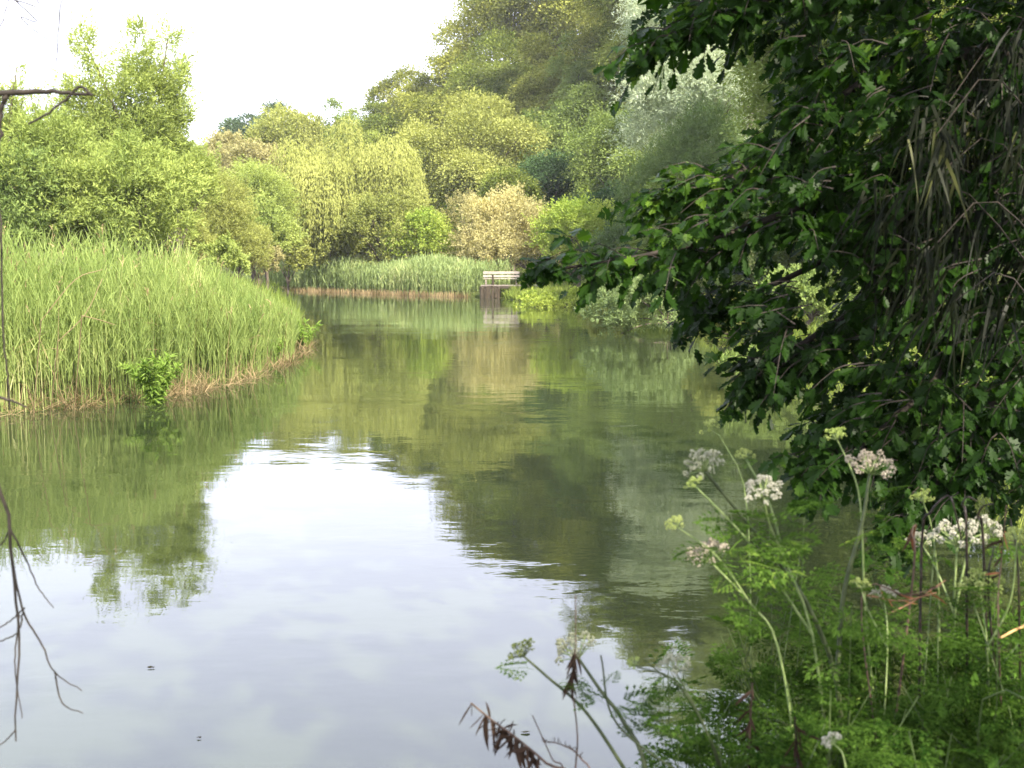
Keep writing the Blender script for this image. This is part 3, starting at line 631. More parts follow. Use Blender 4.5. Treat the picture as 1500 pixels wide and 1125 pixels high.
for lim in LIMBS:
    pts = [P(*q) for q in lim]; pts[0] = TB + np.array([-.05, -.1, max(1.0, pts[0][2] - TB[2] - .3)])
    pth = smooth_path(pts, 30); tube(bm, pth, np.linspace(.034, .006, len(pth)), 6)
    for k in range(3, len(pth) - 1):
        tdir = unit(pth[k + 1] - pth[k])
        for j in range(3):
            S.append(pth[k] + rng.normal(size=3) * .03); D.append(tdir + rng.normal(size=3) * .55 + np.array([0, 0, -.1])); LN.append(rng.uniform(.12, .30))
    for j in range(4):
        S.append(pth[-1] - unit(pth[-1] - pth[-2]) * .05); D.append(unit(pth[-1] - pth[-2]) + rng.normal(size=3) * .35); LN.append(rng.uniform(.08, .18))
POLY = [(985, -40), (960, 50), (1000, 85), (1110, 60), (1130, 190), (1070, 255), (985, 300), (935, 360), (850, 390), (880, 412), (1010, 410), (1090, 470), (1100, 540), (1160, 575),
        (1225, 560), (1230, 640), (1215, 690), (1320, 760), (1420, 720), (1540, 740), (1600, 300), (1600, -60)]
q = np.column_stack([rng.uniform(900, 1600, 3600), rng.uniform(-60, 780, 3600)]); q = q[in_poly(q, POLY)]
# a few ragged openings where the bank beyond shows through
for hx, hy, hr in ((1165, 400, 44), (1215, 440, 30), (1090, 395, 20), (1345, 520, 26), (1110, 140, 34), (1230, 300, 16), (1400, 150, 14), (1265, 520, 22), (1180, 470, 26), (1050, 330, 18)):
    q = q[np.hypot(q[:, 0] - hx, q[:, 1] - hy) > hr]
q = q[:1350]
for (a, b) in q:
    S.append(P(a + 42, b - 18, rng.uniform(4.6, 6.6))); D.append(np.array([-.75, rng.normal() * .5, -.35]) + rng.normal(size=3) * .4); LN.append(rng.uniform(.16, .36))
HOLES = ((1040, 110, 52), (1085, 150, 36), (1165, 402, 46), (1215, 440, 34), (1090, 398, 22), (1345, 520, 24), (1110, 150, 34), (1230, 300, 14), (1265, 525, 22), (1180, 480, 26), (1050, 335, 18), (1300, 470, 14), (1420, 560, 14), (1140, 345, 16), (1290, 420, 12), (1010, 420, 14))
def topx(p):
    v = p - CAM; z_ = v @ FWD; return 750 + F * (v @ RT) / z_, 562.5 - F * (v @ UPV) / z_
keep = []
for k, p in enumerate(S):
    x_, y_ = topx(p + unit(D[k]) * LN[k] * .6)
    if not any(math.hypot(x_ - a, y_ - b) < c for a, b, c in HOLES) and not (x_ < 1080 and y_ > 425 and x_ < 1000): keep.append(k)
S = [S[k] for k in keep]; D = [D[k] for k in keep]; LN = [LN[k] for k in keep]
third = len(S) // 3; order = rng.permutation(len(S)); S = [S[k] for k in order]; D = [D[k] for k in order]; LN = [LN[k] for k in order]
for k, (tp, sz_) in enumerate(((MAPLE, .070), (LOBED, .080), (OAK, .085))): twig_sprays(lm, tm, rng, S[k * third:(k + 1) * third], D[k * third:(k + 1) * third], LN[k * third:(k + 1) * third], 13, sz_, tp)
# unseen rest of the crown, added overhead and thinned to shade and dapple the bank
cc = np.column_stack([rng.uniform(.2, 9.0, 34), rng.uniform(-4.2, 5.0, 34), rng.uniform(3.8, 8.2, 34)])
ci = rng.integers(0, 34, 950); ci = ci[(cc[ci, 1] > 1.4) | (ci % 7 == 0)]; pos = cc[ci] + rng.normal(size=(len(ci), 3)) * np.array([.62, .62, .35])
yy = rng.uniform(4, 8, 1000); pos = np.vstack([pos, np.column_stack([yy * .10 + rng.random(1000) ** 1.2 * 4.2, yy, rng.uniform(3.3, 9.5, 1000)])])
def inframe(p):
    v = p - CAM; z_ = v @ FWD; u_ = v @ RT / z_; w2 = v @ UPV / z_
    return (z_ > .2) & (np.abs(u_) < .52) & (np.abs(w2) < .42)
pos = pos[~inframe(pos) & (pos[:, 2] > 3.2)]
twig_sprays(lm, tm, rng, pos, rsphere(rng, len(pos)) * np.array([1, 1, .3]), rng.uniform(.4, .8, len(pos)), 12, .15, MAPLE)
for j in range(9):
    e = np.array([rng.uniform(.8, 8), rng.uniform(-4, 4), rng.uniform(4.5, 7.5)]); st = TB + np.array([-.15, -.2, rng.uniform(3.2, 5)])
    pth = smooth_path([st, (st + e) / 2 + [0, 0, .4], e], 10); tube(bm, pth, np.linspace(.06, .012, len(pth)), 6)
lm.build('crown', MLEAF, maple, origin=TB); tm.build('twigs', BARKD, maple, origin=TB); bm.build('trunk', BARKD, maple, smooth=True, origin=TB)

# ------------------------------------------------------------------ strap-leaved plant hanging at the right edge
STRAP = leaf_mat('strap_leaf', (.003, .0045, .002), (.011, .014, .006), (.07, .075, .025), trans=.25, spec=.06, rough=.4, noise=1.4)  # near-black colour stands in for shade falling on the straps
SB = P(1560, 620, 4.3); SB[2] = tz(SB[0], SB[1])
strap = empty('strap_leaved_plant', SB, 'clump of long dark strap-like leaves drooping at the right edge', 'plant')
rng = np.random.default_rng(31); lm = MB(); sm = MB()
tufts = [(1330, 285), (1375, 255), (1410, 195), (1450, 120), (1480, 60), (1300, 345), (1345, 330), (1400, 320), (1450, 290), (1490, 220), (1420, 90), (1390, 150), (1310, 240), (1360, 370), (1430, 390), (1480, 370),
         (1290, 290), (1500, 140), (1370, 200), (1440, 210), (1330, 410), (1470, 450), (1510, 300), (1400, 440)]
for j, (a, b) in enumerate(tufts):
    Yt = rng.uniform(4.1, 5.0); p = P(a, b, Yt); n = 24
    hub = P(1600, b - 60 + rng.normal() * 60, Yt + .3)
    pth = smooth_path([SB + [0, 0, .1], SB * .35 + hub * .65 + [0, 0, .1], hub * .4 + p * .6 + [0, 0, .08], p], 14); tube(sm, pth, np.linspace(.006, .002, len(pth)), 4)
    base = p + rng.normal(size=(n, 3)) * .045
    dd_ = unit(np.array([-.22, -.1, -.75]) + rng.normal(size=(n, 3)) * np.array([.32, .32, .30]))
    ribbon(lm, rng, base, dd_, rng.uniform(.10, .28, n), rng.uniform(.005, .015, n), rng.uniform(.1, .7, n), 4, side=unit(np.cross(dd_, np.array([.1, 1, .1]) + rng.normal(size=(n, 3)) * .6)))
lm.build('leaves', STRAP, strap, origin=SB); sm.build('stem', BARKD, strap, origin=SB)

# ------------------------------------------------------------------ umbellifers and other bank plants in front
STEMD = plain_mat('dark_stem', (.025, .035, .014), (.06, .075, .03), 25, rough=.5); STEMG = plain_mat('green_stem', (.07, .11, .03), (.22, .27, .10), 25, rough=.5)
STEMM = plain_mat('mid_stem', (.03, .05, .015), (.08, .11, .035), 25, rough=.5)
FERN = leaf_mat('fern_leaf', (.012, .034, .005), (.080, .142, .025), (.23, .30, .06), trans=.42, noise=2.2, tcol=(1.6, 1.7, .6))  # pale end raised to stand in for sunlit specks
FLW = leaf_mat('flower_white', (.25, .245, .18), (.44, .42, .34), trans=.15, noise=6); FLP = leaf_mat('flower_buff', (.22, .19, .14), (.38, .33, .25), trans=.12, noise=6)
FLG = leaf_mat('flower_green', (.16, .22, .05), (.38, .42, .15), trans=.25, noise=6); FLY = leaf_mat('flower_grey', (.15, .16, .10), (.32, .32, .23), trans=.12, noise=6); FLD = leaf_mat('seed_dark', (.035, .05, .018), (.13, .15, .05), trans=.1, noise=6)
OCT = [(1, 0, 0), (0, 1, 0), (-1, 0, 0), (0, -1, 0), (0, 0, .8), (0, 0, -.8)]; OCTF = [(0, 1, 4), (1, 2, 4), (2, 3, 4), (3, 0, 4), (1, 0, 5), (2, 1, 5), (3, 2, 5), (0, 3, 5)]
def umbel(root, org, rng, tip, axis, dia, mat, smat, nray=17, tight=1.0):
    """domed flower head: rays from the stem tip, each ending in a small ball of florets"""
    axis = unit(axis); u = unit(np.cross(axis, [.3, 1, .2])); v = np.cross(axis, u)
    fm = MB(); rm = MB(); R = dia / 2
    k = np.arange(nray); rr = np.sqrt((k + .5) / nray) * R; a = k * 2.39996 + rng.normal(size=nray) * .25
    cen = tip + (np.cos(a) * rr)[:, None] * u + (np.sin(a) * rr)[:, None] * v + axis * (R * (.85 - .55 * (rr / R) ** 2) * tight)[:, None] + rng.normal(size=(nray, 3)) * R * .07
    for c_ in cen:
        pth = smooth_path([tip, (tip + c_) / 2 + axis * R * .02, c_], 4); tube(rm, pth, .0011 + dia * .004, 3)
        m = 22; br = R * rng.uniform(.13, .21) * math.sqrt(17 / nray)
        o = rsphere(rng, m) ; o = unit(o + axis * .45)
        scatter(fm, OCT, OCTF, c_ + o * br * rng.uniform(.75, 1.1, (m, 1)), frames(rsphere(rng, m), rsphere(rng, m)), br * rng.uniform(.22, .42, m))
    h_ = fm.build('flower_head', mat, root, origin=org); rm.build('flower_stalks', smat, h_, origin=org); 
def fern_template():
    """open, twice-divided leaf: few side branches carrying separate narrow toothed leaflets"""
    V = []; Fc = []
    def seg(p, d, ln, wd):
        d = np.array(d, float); d /= np.linalg.norm(d); s_ = np.array([d[1], -d[0], 0]); k = len(V); p = np.array(p, float)
        V.extend([p, p + d * ln * .4 + s_ * wd + [0, 0, .02], p + d * ln - [0, 0, .04 * ln], p + d * ln * .4 - s_ * wd + [0, 0, .02]]); Fc.append((k, k + 1, k + 2, k + 3))
    def leaflet(p, d, ln):
        d = np.array(d, float); d /= np.linalg.norm(d); n_ = np.array([-d[1], d[0], 0])
        seg(p, d, ln, ln * .15); seg(p + d * ln * .3, d * .8 + n_ * .7, ln * .45, ln * .09); seg(p + d * ln * .38, d * .8 - n_ * .7, ln * .42, ln * .09)
    seg((0, 0, 0), (0, 1, 0), .95, .009)
    for i_, (y, ln) in enumerate(((.26, .44), (.46, .36), (.63, .26), (.78, .16))):
        for sg in (1, -1):
            d = np.array([sg * .85, .55, 0]); d /= np.linalg.norm(d); b_ = np.array([0, y + .015 * sg, 0]); seg(b_, d, ln, .006)
            m = (3, 3, 2, 1)[i_]
            for j in range(m):
                q = b_ + d * ln * (.38 + .5 * j / max(1, m)) + [0, 0, -.05 * j]
                for s2 in (1, -1): leaflet(q, d * .7 + s2 * np.array([-d[1], d[0], 0]) * .75, .15 - .018 * j)
            leaflet(b_ + d * ln * .85, d, .19 - .025 * i_)
    leaflet(np.array([0, .86, 0]), (0, 1, 0), .2)
    V = np.array(V); V[:, 2] -= .22 * V[:, 1] ** 2
    return V, np.array(Fc)
FT = fern_template()
def ferns(root, org, rng, base, dirs, sizes, mat=FERN):
    lm = MB(); up = unit(np.array([0, -.3, 1.0]) + rng.normal(size=(len(base), 3)) * .35)
    scatter(lm, FT[0], FT[1], np.asarray(base), frames(np.asarray(dirs), up), np.asarray(sizes))
    return lm.build('leaves', mat, root, origin=org)
gU = 'white umbel plants on the near bank'
def umbellifer(label, stems, umbels, nf=10, fs=.22, Yd=3.0, seed=0, name='umbel_plant', frange=(.25, .8), group=gU):
    """stems: list of (pixel path root to tip, width in px, dark?); umbels: (stem index or None, px, py, dia px, material, rays, tilt)"""
    rng = np.random.default_rng(500 + seed); root_px = stems[0][0][0]
    b = P(root_px[0], root_px[1], Yd); b[2] = tz(b[0], b[1])
    root = empty(name, b, label, 'plant', group); fb, fd, fs_ = [], [], []
    tips = []
    for si, (path, wpx, dark) in enumerate(stems):
        dz = rng.normal() * .12
        pts = [P(x, y, Yd + dz * i_ / len(path)) for i_, (x, y) in enumerate(path)]
        if si == 0 or path[0] == root_px: pts = [b - [0, 0, .05]] + pts
        pth = smooth_path(pts, 18); r0 = wpx / F * Yd / 2 * (1.0 if dark else .74)
        sm = MB(); tube(sm, pth, np.linspace(r0 * 1.15, r0 * .6, len(pth)), 6); sm.build('stem', STEMD if dark else STEMG, root, smooth=True, origin=b)
        tips.append((pth[-1], unit(pth[-1] - pth[-3])))
        for j in range(nf // len(stems)):
            t_ = rng.uniform(*frange); k = int(t_ * (len(pth) - 2)); fb.append(pth[k]); a = rng.uniform(0, 6.28)
            fd.append(np.array([math.cos(a), math.sin(a) * .8, rng.uniform(-.1, .7)])); fs_.append(fs * rng.uniform(.4, .95))
    for (si, x, y, dpx, mat, nray, *_r) in umbels:
        dia = dpx / F * Yd; tip, ax = tips[si]; ax = unit(ax + np.array([0, -.15, .8]))
        umbel(root, b, rng, tip, ax, dia, mat, STEMD if mat in (FLD,) else STEMG, nray)
    if fb: ferns(root, b, rng, fb, fd, fs_)
    return root
U = umbellifer
U('forked dark stem with a buff umbel on one tip and grey umbel on the other', [([(1232, 1150), (1226, 1000), (1180, 880), (1122, 800), (1075, 742), (1032, 690)], 8, True), ([(1226, 1000), (1236, 870), (1262, 770), (1274, 695)], 7, True)],
  [(0, 1030, 676, 62, FLY, 20), (1, 1278, 670, 74, FLP, 24)], 14, .2, 3.0, 1)
U('bright stemmed plant with a young yellow-green umbel leaning over a white umbel', [([(1215, 1150), (1190, 930), (1150, 820), (1128, 740), (1092, 672)], 6, False), ([(1150, 820), (1128, 770), (1118, 728)], 5, False), ([(1190, 930), (1130, 840), (1085, 780), (1018, 712)], 5, False)],
  [(0, 1090, 660, 30, FLG, 10), (1, 1118, 716, 58, FLW, 20), (2, 1012, 702, 26, FLG, 9)], 18, .2, 2.9, 2)
U('low plant with a loose half-open white umbel at its left tip over the water', [([(1170, 1160), (1140, 950), (1100, 885), (1040, 822)], 6, False), ([(1100, 885), (1050, 815), (992, 772)], 4, False)],
  [(0, 1032, 815, 66, FLP, 15), (1, 988, 764, 30, FLG, 10)], 16, .22, 2.8, 3)
U('single pale straight stem with a small young white umbel, highest of all the umbels', [([(1290, 1150), (1268, 900), (1262, 760), (1252, 700), (1226, 644)], 5, False)], [(0, 1222, 636, 36, FLG, 12)], 8, .2, 3.15, 4)
U('plant with a dark seed umbel and a green-white umbel over the bright water', [([(948, 1150), (915, 1060), (880, 1012), (848, 965)], 8, True), ([(930, 1150), (860, 1045), (800, 990), (768, 962)], 6, True), ([(1022, 1150), (905, 1062), (880, 960)], 4, True)],
  [(0, 850, 985, 78, FLY, 17), (1, 760, 957, 46, FLD, 13)], 13, .13, 2.6, 5, frange=(.35, .85))
U('plant with the widest flat white umbel, near the rusty dead stalks', [([(1400, 1150), (1398, 900), (1402, 800)], 6, False), ([(1398, 900), (1420, 800), (1438, 782)], 5, False), ([(1398, 900), (1370, 830), (1352, 800)], 4, False)],
  [(0, 1402, 770, 78, FLW, 22), (1, 1440, 770, 54, FLW, 15), (2, 1350, 788, 48, FLW, 12)], 12, .22, 3.1, 6)
U('small plant with yellowish young umbel beside the bent dark stalks', [([(1372, 1150), (1376, 900), (1366, 780), (1352, 735)], 4, False)], [(0, 1350, 724, 34, FLG, 11)], 6, .2, 3.2, 7)
U('small plant with two little white umbels above the red dead leaves', [([(1290, 1150), (1300, 950), (1296, 880)], 4, False), ([(1300, 950), (1270, 890), (1262, 862)], 3, False)], [(0, 1296, 868, 44, FLW, 14), (1, 1262, 852, 32, FLG, 12)], 8, .2, 2.8, 8)
U('plant with a faded grey umbel low over the dark water, left of the leafy mass', [([(1060, 1160), (1030, 1060), (990, 985)], 4, True), ([(1060, 1160), (1000, 1010), (930, 975)], 4, True)], [(0, 985, 970, 54, FLY, 16), (1, 924, 968, 24, FLG, 8)], 12, .22, 2.7, 9)
U('plant with greenish-white umbels at the right edge below the bent stalks', [([(1450, 1150), (1446, 950), (1436, 868)], 5, False), ([(1446, 950), (1480, 880), (1490, 790)], 4, False)], [(0, 1438, 852, 70, FLG, 18), (1, 1490, 782, 36, FLG, 12)], 12, .22, 2.9, 10)
U('slender plant with a tiny pale umbel in front of the dark leaves and water', [([(1100, 1150), (1096, 760), (1062, 652), (1042, 630)], 3, False)], [(0, 1042, 626, 30, FLG, 10)], 6, .16, 3.6, 11)
U('lowest umbel plant, small white flowers in the leafy mass at the bottom', [([(1240, 1180), (1236, 1110), (1222, 1090)], 4, False)], [(0, 1222, 1088, 34, FLW, 12)], 8, .2, 2.4, 12)
# leafy plants without flowers filling the corner
gF = 'feathery leafy plants on the near bank'
spots = [(1010, 1120, 2.7, 'feathery plant at the left end of the leafy mass, over the grey water'), (1080, 1040, 2.8, 'feathery plant below the loose white umbel'), (1150, 980, 2.9, 'feathery plant in front of the forked dark stem on its left'),
         (1160, 1100, 2.5, 'feathery plant at the bottom edge under the forked dark stem'), (1290, 1000, 2.8, 'feathery plant right of the forked dark stem'), (1350, 900, 3.0, 'bright feathery plant just under the wide white umbel'),
         (1400, 1000, 2.7, 'feathery plant in the middle of the right corner'), (1480, 960, 2.8, 'feathery plant at the right edge above the orange stick'), (1300, 1100, 2.4, 'feathery plant at the bottom edge right of centre corner'),
         (1440, 1100, 2.4, 'feathery plant in the bottom right corner'), (1230, 900, 3.1, 'feathery plant left of the red dead leaves'), (1500, 1060, 2.5, 'feathery plant cut by the right edge near the corner'), (1060, 950, 3.0, 'feathery plant under the faded umbels'), (1340, 1030, 2.6, 'feathery plant between the red leaves and the corner'),
         (1120, 860, 3.1, 'thin feathery plant among the bright stems'), (1450, 900, 3.1, 'feathery plant under the right edge umbels')]
for j, (a, b_, Yd, lab) in enumerate(spots):
    rng = np.random.default_rng(700 + j); Yd += .4 if (a < 1320 and b_ < 1010) else .1; c = P(a, b_, Yd); g = np.array([c[0] + rng.normal() * .05, Yd + .1, 0]); g[2] = tz(g[0], g[1])
    root = empty('feathery_plant', g, lab, 'plant', gF); sm = MB(); fb, fd, fs_ = [], [], []
    thin = 1 if j in (14, 12) else 0
    for k in range(5 if thin else 9):
        e = c + rng.normal(size=3) * np.array([.12, .14, .10]); m_ = (g + e) / 2 + rng.normal(size=3) * .10
        pth = smooth_path([g, m_, e], 9); tube(sm, pth, np.linspace(.0034, .0014, len(pth)), 4)
        for q_ in range(6 if thin else 11):
            t_ = rng.uniform(.45, 1); fb.append(pth[int(t_ * (len(pth) - 1))]); a_ = rng.uniform(0, 6.28); fd.append(np.array([math.cos(a_), math.sin(a_), rng.uniform(-.25, .7)])); fs_.append(rng.uniform(.09, .20))
    ferns(root, g, rng, fb, fd, fs_); sm.build('stem', STEMM, root, smooth=True, origin=g)
# ground herbs under them
mb = MB(); rng = np.random.default_rng(61); n = 9000
xy = np.column_stack([rng.uniform(-.6, 4.0, n), rng.uniform(1.7, 5.0, n)]); xy = xy[(sdf(xy) > .05)]; n = len(xy)
z_ = terrain(xy[:, 0], xy[:, 1]) + rng.uniform(0, 1, n) ** 1.3 * np.clip((xy[:, 0] - .1) * .55, .06, .6)
leaves(mb, rng, np.column_stack([xy, z_]), np.tile([0, -.2, 1.0], (n, 1)), rsphere(rng, n) + np.array([0, 0, .3]), .05, DIAM, jit=.4)
tag(mb.build('bank_undergrowth', leaf_mat('undergrowth_leaf', (.03, .075, .012), (.085, .16, .025), trans=.35, noise=2)), 'low shaded green undergrowth on the near bank', 'undergrowth', kind='stuff')

# ------------------------------------------------------------------ dead stalks
DEADB = leaf_mat('dead_leaf', (.012, .008, .006), (.045, .029, .020), (.11, .072, .048), trans=.2, noise=5, tcol=(1.4, 1.0, .7)); RUST = leaf_mat('rust_leaf', (.11, .045, .022), (.24, .11, .055), trans=.25, noise=5, tcol=(1.4, .9, .6))
DSTEM = plain_mat('dead_stem', (.03, .02, .014), (.10, .062, .042), 40); DARKST = plain_mat('dark_stalk', (.008, .006, .005), (.026, .017, .013), 40, rough=.4); ORNG = plain_mat('orange_stick', (.36, .20, .07), (.60, .38, .16), 30)
def dead_plant(label, paths, Yd, name='dead_stalk', mat=DSTEM, seed=0, leaf=None, grp='dead stalks on the near bank'):
    """paths: (pixel path, width px); leaf: (material, path index, t0, t1, count, length px, droop dir)"""
    rng = np.random.default_rng(900 + seed); rp = paths[0][0][0]; b = P(rp[0], rp[1], Yd); b[2] = tz(b[0], b[1])
    root = empty(name, b, label, 'dead plant', grp); P_ = []
    for i_, (path, wpx) in enumerate(paths):
        pts = [P(x, y, Yd + rng.normal() * .03) for x, y in path]
        if i_ == 0: pts = [b - [0, 0, .04]] + pts
        pth = smooth_path(pts, 22); P_.append(pth); sm = MB(); r0 = wpx / F * Yd / 2
        tube(sm, pth, np.linspace(r0 * 1.1, r0 * .55, len(pth)), 6); sm.build('stem', DSTEM if (i_ == 0 and mat.name == 'red_stem') else mat, root, smooth=True, origin=b)
    for lf in (leaf or []):
        mt, pi_, t0, t1, cnt, lpx, dr = lf; pth = P_[pi_]; lm = MB()
        f_ = np.sort(rng.uniform(t0, t1, cnt)) * (len(pth) - 1); k = np.clip(f_.astype(int), 0, len(pth) - 2)
        q = pth[k] + (pth[k + 1] - pth[k]) * (f_ - k)[:, None]
        d_ = unit(np.array(dr, float) + rng.normal(size=(cnt, 3)) * np.array([.38, .35, .3])); ln = lpx / F * Yd * rng.uniform(.55, 1.2, cnt)
        V = []; segs = 5; sd = unit(np.cross(d_, np.array([0, 1.0, 0]) + rng.normal(size=(cnt, 3)) * .7)); nn = np.cross(sd, d_)
        cv = rng.normal(size=cnt) * .25
        for s_ in range(segs + 1):
            t_ = s_ / segs; wv = ln * .075 * math.sin(math.pi * min(1, .12 + t_ * .88)) ** .8
            c_ = q + d_ * (ln * t_)[:, None] + sd * (cv * ln * t_ * t_)[:, None]
            V += [c_ - sd * wv[:, None] + nn * (wv * .5)[:, None], c_, c_ + sd * wv[:, None] + nn * (wv * .5)[:, None]]
        V = np.stack(V, 1); kk = 3 * (segs + 1); tf = np.array([(3 * a + o, 3 * a + o + 1, 3 * a + o + 4, 3 * a + o + 3) for a in range(segs) for o in (0, 1)])
        lm.add(V.reshape(-1, 3), (tf[None] + (np.arange(cnt) * kk)[:, None, None]).reshape(-1, 4)); lm.build('dead_leaves', mt, root, smooth=True, origin=b)
    return root
DP = dead_plant
DP('arching dead stem hung with curled brown leaves at the bottom, over the bright water', [([(850, 1170), (800, 1118), (755, 1080), (722, 1056), (690, 1030)], 5)], 2.5, leaf=[(DEADB, 0, .45, 1.0, 26, 46, (-.05, 0, -1.3)), (DEADB, 0, .5, .92, 22, 34, (-.5, 0, -.6)), (DEADB, 0, .62, .9, 7, 30, (.25, 0, .9))], seed=1)
DP('thin upright dead stem with one bunch of withered leaves near its top', [([(842, 1160), (846, 1080), (838, 1000), (843, 950), (843, 872)], 3)], 2.55, leaf=[(DEADB, 0, .64, .86, 22, 38, (-.12, 0, -1))], seed=2)
DP('bare straight leaning stalk between the arching stem and the seed umbel', [([(830, 1160), (808, 1110), (780, 1048)], 3)], 2.5, seed=3)
DP('short brown dead sprig with knobbly side twig at the bottom edge', [([(870, 1170), (850, 1110), (820, 1090), (795, 1086)], 3)], 2.5, seed=4, leaf=[(DEADB, 0, .5, 1, 26, 10, (0, 0, .6))])
DP('dark bent stalk arching over like a hook among the white umbels', [([(1345, 1160), (1350, 800), (1362, 752), (1388, 726), (1398, 745), (1408, 790)], 4.5)], 3.0, mat=DARKST, seed=5)
DP('pair of dark stalks curving down beside the widest white umbel', [([(1415, 1160), (1416, 790), (1410, 740), (1418, 728), (1430, 734)], 4.5), ([(1450, 1100), (1440, 790), (1432, 760), (1440, 742), (1456, 738)], 4)], 3.0, mat=DARKST, seed=6)
DP('upright dark stalks at the right edge beside the red stems', [([(1494, 1160), (1492, 850), (1480, 760)], 4), ([(1470, 1100), (1448, 870), (1456, 800)], 3.5)], 2.9, mat=DARKST, seed=7)
DP('rust coloured folded sheath hanging from a bent stalk', [([(1300, 1160), (1338, 840), (1336, 780), (1342, 768)], 4)], 2.95, mat=DSTEM, seed=8, leaf=[(RUST, 0, .97, 1.0, 2, 66, (-.42, 0, -1)), (DEADB, 0, .97, 1.0, 2, 50, (-.3, 0, -1))])
DP('heap of reddish withered stems lying across the feathery plants', [([(1290, 1150), (1262, 876), (1330, 872), (1380, 858)], 3), ([(1270, 872), (1320, 880), (1372, 868)], 3), ([(1300, 900), (1340, 880), (1385, 850)], 3)], 2.85, mat=plain_mat('red_stem', (.08, .04, .02), (.19, .10, .055), 30), seed=9, leaf=[(RUST, 1, .2, 1, 9, 24, (.3, 0, -.2)), (DEADB, 0, .6, 1, 9, 24, (.4, 0, -.1))])
DP('bent pinkish red withered leaf beside the dark stalks at the right edge', [([(1470, 1160), (1462, 900), (1466, 830), (1474, 740)], 3)], 2.9, mat=DSTEM, seed=10, leaf=[(RUST, 0, .72, .95, 5, 26, (-.4, 0, -.3)), (DEADB, 0, .7, .95, 5, 26, (-.4, 0, -.3))])
DP('orange-brown dead stick lying level at the right edge', [([(1560, 1100), (1530, 912), (1498, 918), (1466, 934)], 6)], 2.7, mat=ORNG, seed=11)
DP('brown withered dock spike in the lower leafy mass', [([(1096, 1180), (1098, 1080), (1102, 1000)], 5)], 2.6, mat=DSTEM, seed=12, leaf=[(DEADB, 0, .5, 1, 22, 34, (0, 0, -.7))])
DP('second brown withered spike, darker, right of the dock spike', [([(1172, 1180), (1168, 1110), (1164, 1050)], 6)], 2.5, mat=DARKST, seed=13, leaf=[(DEADB, 0, .5, 1, 14, 40, (.1, 0, -.8))])

# ------------------------------------------------------------------ bare twigs reaching in at the left edge
BB = np.array([-2.5, 2.9, tz(-2.5, 2.9)])
bare = empty('bare_tree', BB, 'bare brown branch and thin hanging twigs reaching in at the left edge', 'tree')
def part_tubes(name, paths, Yd, k=6, mat=BARKD):
    for path, w0, w1 in paths:
        pts = [P(x, y, Yd) if len(q) == 2 else np.array(q) for q in path for (x, y) in [q[:2]]]
        if path[0][0] < -500:                         # springs from the trunk
            f_ = tpath[np.argmin(np.abs(tpath[:, 2] - pts[0][2]))]; pts[0] = f_
        elif path[0][1] < -150: pts[0] = tpath[-1]
        pth = smooth_path(pts, 26); mb = MB()
        jig = np.random.default_rng(int(abs(path[0][0] * 7 + path[0][1]))).normal(size=pth.shape) * .0016 * min(1, w1 / 3.5); jig[0] = 0
        tube(mb, pth + jig, np.linspace(w0, w1, len(pth)) / F * Yd / 2, k); mb.build(name, mat, bare, smooth=True, origin=BB)
tb = MB(); tpath = pth = smooth_path([BB - [0, 0, .4], BB + [.1, 0, .8], BB + [-.05, .05, 2.2], BB + [.15, 0, 3.6]], 12); tube(tb, pth, np.linspace(.10, .05, len(pth)), 9); tb.build('trunk', BARKD, bare, smooth=True, origin=BB)
part_tubes('branch', [([(-560, 180), (-200, 150), (0, 137), (60, 134), (100, 136), (135, 140)], 13, 4), ([(10, 139), (2, 160), (0, 195), (-6, 260)], 8, 4), ([(135, 140), (118, 128), (100, 142), (72, 165), (42, 181)], 5, 3)], 3.0)
part_tubes('twig', [([(-540, 380), (-120, 520), (0, 720), (14, 800), (24, 880), (28, 960), (22, 1050), (24, 1086)], 7, 2.2), ([(16, 810), (34, 895), (62, 945), (80, 985), (120, 1012)], 4, 1.6), ([(80, 985), (92, 1030), (122, 1045)], 3, 1.4),
    ([(12, 770), (34, 810), (56, 860), (78, 890)], 3.4, 1.4), ([(34, 895), (24, 928), (-20, 945)], 3, 2), ([(36, 890), (14, 910), (-20, 930)], 2.6, 2), ([(28, 900), (22, 980), (33, 1052)], 3, 1.4), ([(22, 1070), (8, 1085), (-6, 1095)], 2.4, 1.6), ([(12, 780), (4, 795), (-10, 806)], 3, 2)], 2.7, 5)
part_tubes('stem', [([(-40, 100), (-2, 300), (2, 400), (6, 500), (12, 560), (14, 600)], 4, 2.2), ([(-40, 560), (0, 582), (20, 588), (40, 597)], 6, 2)], 3.4, 5)
part_tubes('tendril', [([(-300, -200), (20, -30), (12, 0), (4, 30), (-4, 45)], 2.8, 2.0), ([(-300, -210), (10, -10), (30, 25), (55, 48), (82, 64)], 2.6, 1.9), ([(-300, -260), (100, -60), (90, 0), (86, 40), (82, 95)], 3.2, 2.2)], 3.2, 4)
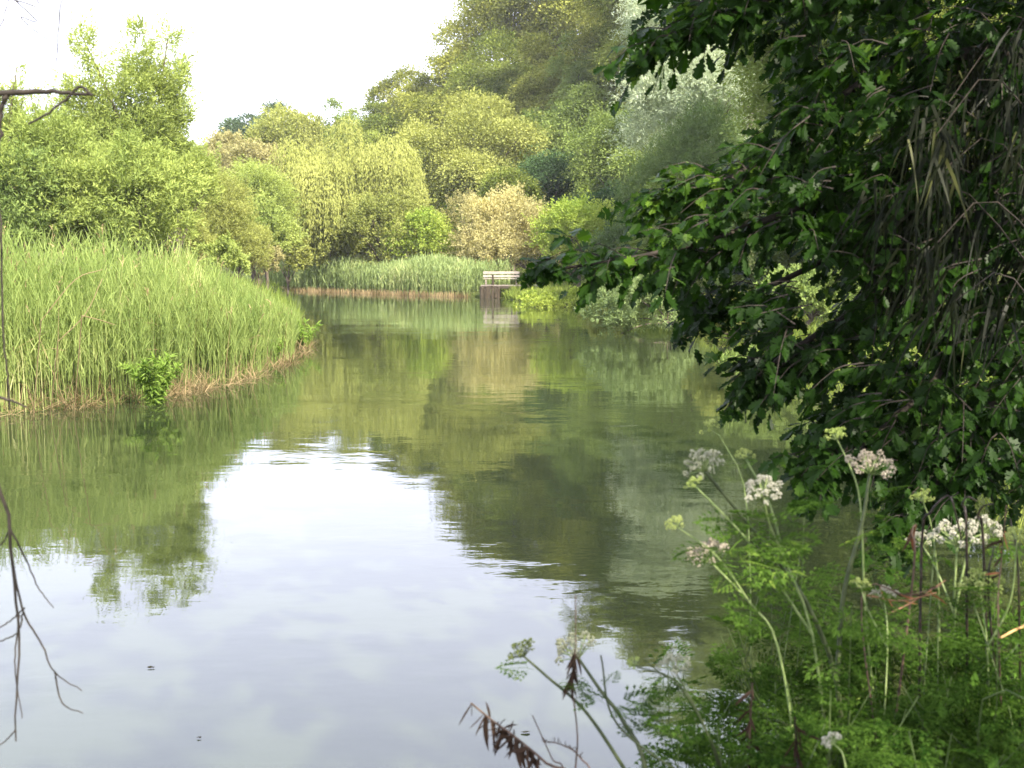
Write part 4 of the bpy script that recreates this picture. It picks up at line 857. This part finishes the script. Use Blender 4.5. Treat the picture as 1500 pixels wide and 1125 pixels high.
# dead bent reeds leaning over the near reed bed
rng = np.random.default_rng(77)
for lab, pth_ in (('pale dead reed leaning right across the near reed bed', [(60, 470), (110, 410), (150, 395)]), ('forked pale dead twig in the middle of the near reeds', [(85, 500), (125, 460), (150, 408)]), ('short pale dead twig right of the forked one in the near reeds', [(120, 462), (150, 470), (168, 476)])):
    mb = MB(); q = smooth_path([P(x, y, 13.4 + .1 * i_) for i_, (x, y) in enumerate(pth_)], 10); b = P(pth_[0][0] - 14, 560, 14.0); b[2] = 0.0
    q = np.vstack([smooth_path([b, (b + q[0]) / 2, q[0]], 4)[:-1], q]); tube(mb, q, np.linspace(.007, .004, len(q)), 4)
    tag(mb.build('dead_reed', STRAW, origin=b), lab, 'dead reed', 'dead reeds leaning in the near bed')
# floating bits on the water
FLO = leaf_mat('floating_leaf', (.012, .012, .006), (.05, .045, .02), trans=.05, noise=5)
for j, (a, b_, s_, lab) in enumerate([(222, 979, .012, 'dark floating leaf on the pale water at lower left'), (292, 1082, .006, 'tiny dark speck floating near the bottom left'), (770, 1074, .012, 'dark floating scrap beside the arching dead stem')]):
    d = RT * (a - 750) / F + UPV * (562.5 - b_) / F + FWD; p = CAM + d * (EYE / -d[2]); p[2] = .004
    mb = MB(); rng = np.random.default_rng(60 + j); aa = np.linspace(0, 2 * math.pi, 11)[:-1]; rr = s_ * rng.uniform(.6, 1.2, 10)
    ring = np.column_stack([np.cos(aa) * rr * 1.7, np.sin(aa) * rr * .8, rng.uniform(0, .006, 10)]); mb.add(np.vstack([ring, [(0, 0, .006)]]) + p, [(k, (k + 1) % 10, 10) for k in range(10)])
    tag(mb.build('floating_leaf', FLO, origin=p), lab, 'floating leaf', 'scraps floating on the river')

# ------------------------------------------------------------------ air between us and the far wood
hm, t = newmat('haze'); pv = N(t, 'ShaderNodeVolumePrincipled'); pv.inputs['Color'].default_value = (.96, .97, 1, 1); pv.inputs['Density'].default_value = .0003; pv.inputs['Anisotropy'].default_value = 0.2
t.links.new(pv.outputs[0], N(t, 'ShaderNodeOutputMaterial').inputs['Volume'])
mb = MB(); x0, x1, y0, y1, z0, z1 = -520, 520, -130, 920, -3, 110
mb.add([(x0, y0, z0), (x1, y0, z0), (x1, y1, z0), (x0, y1, z0), (x0, y0, z1), (x1, y0, z1), (x1, y1, z1), (x0, y1, z1)], [(3, 2, 1, 0), (4, 5, 6, 7), (0, 1, 5, 4), (1, 2, 6, 5), (2, 3, 7, 6), (3, 0, 4, 7)])
tag(mb.build('haze', hm), kind='stuff')
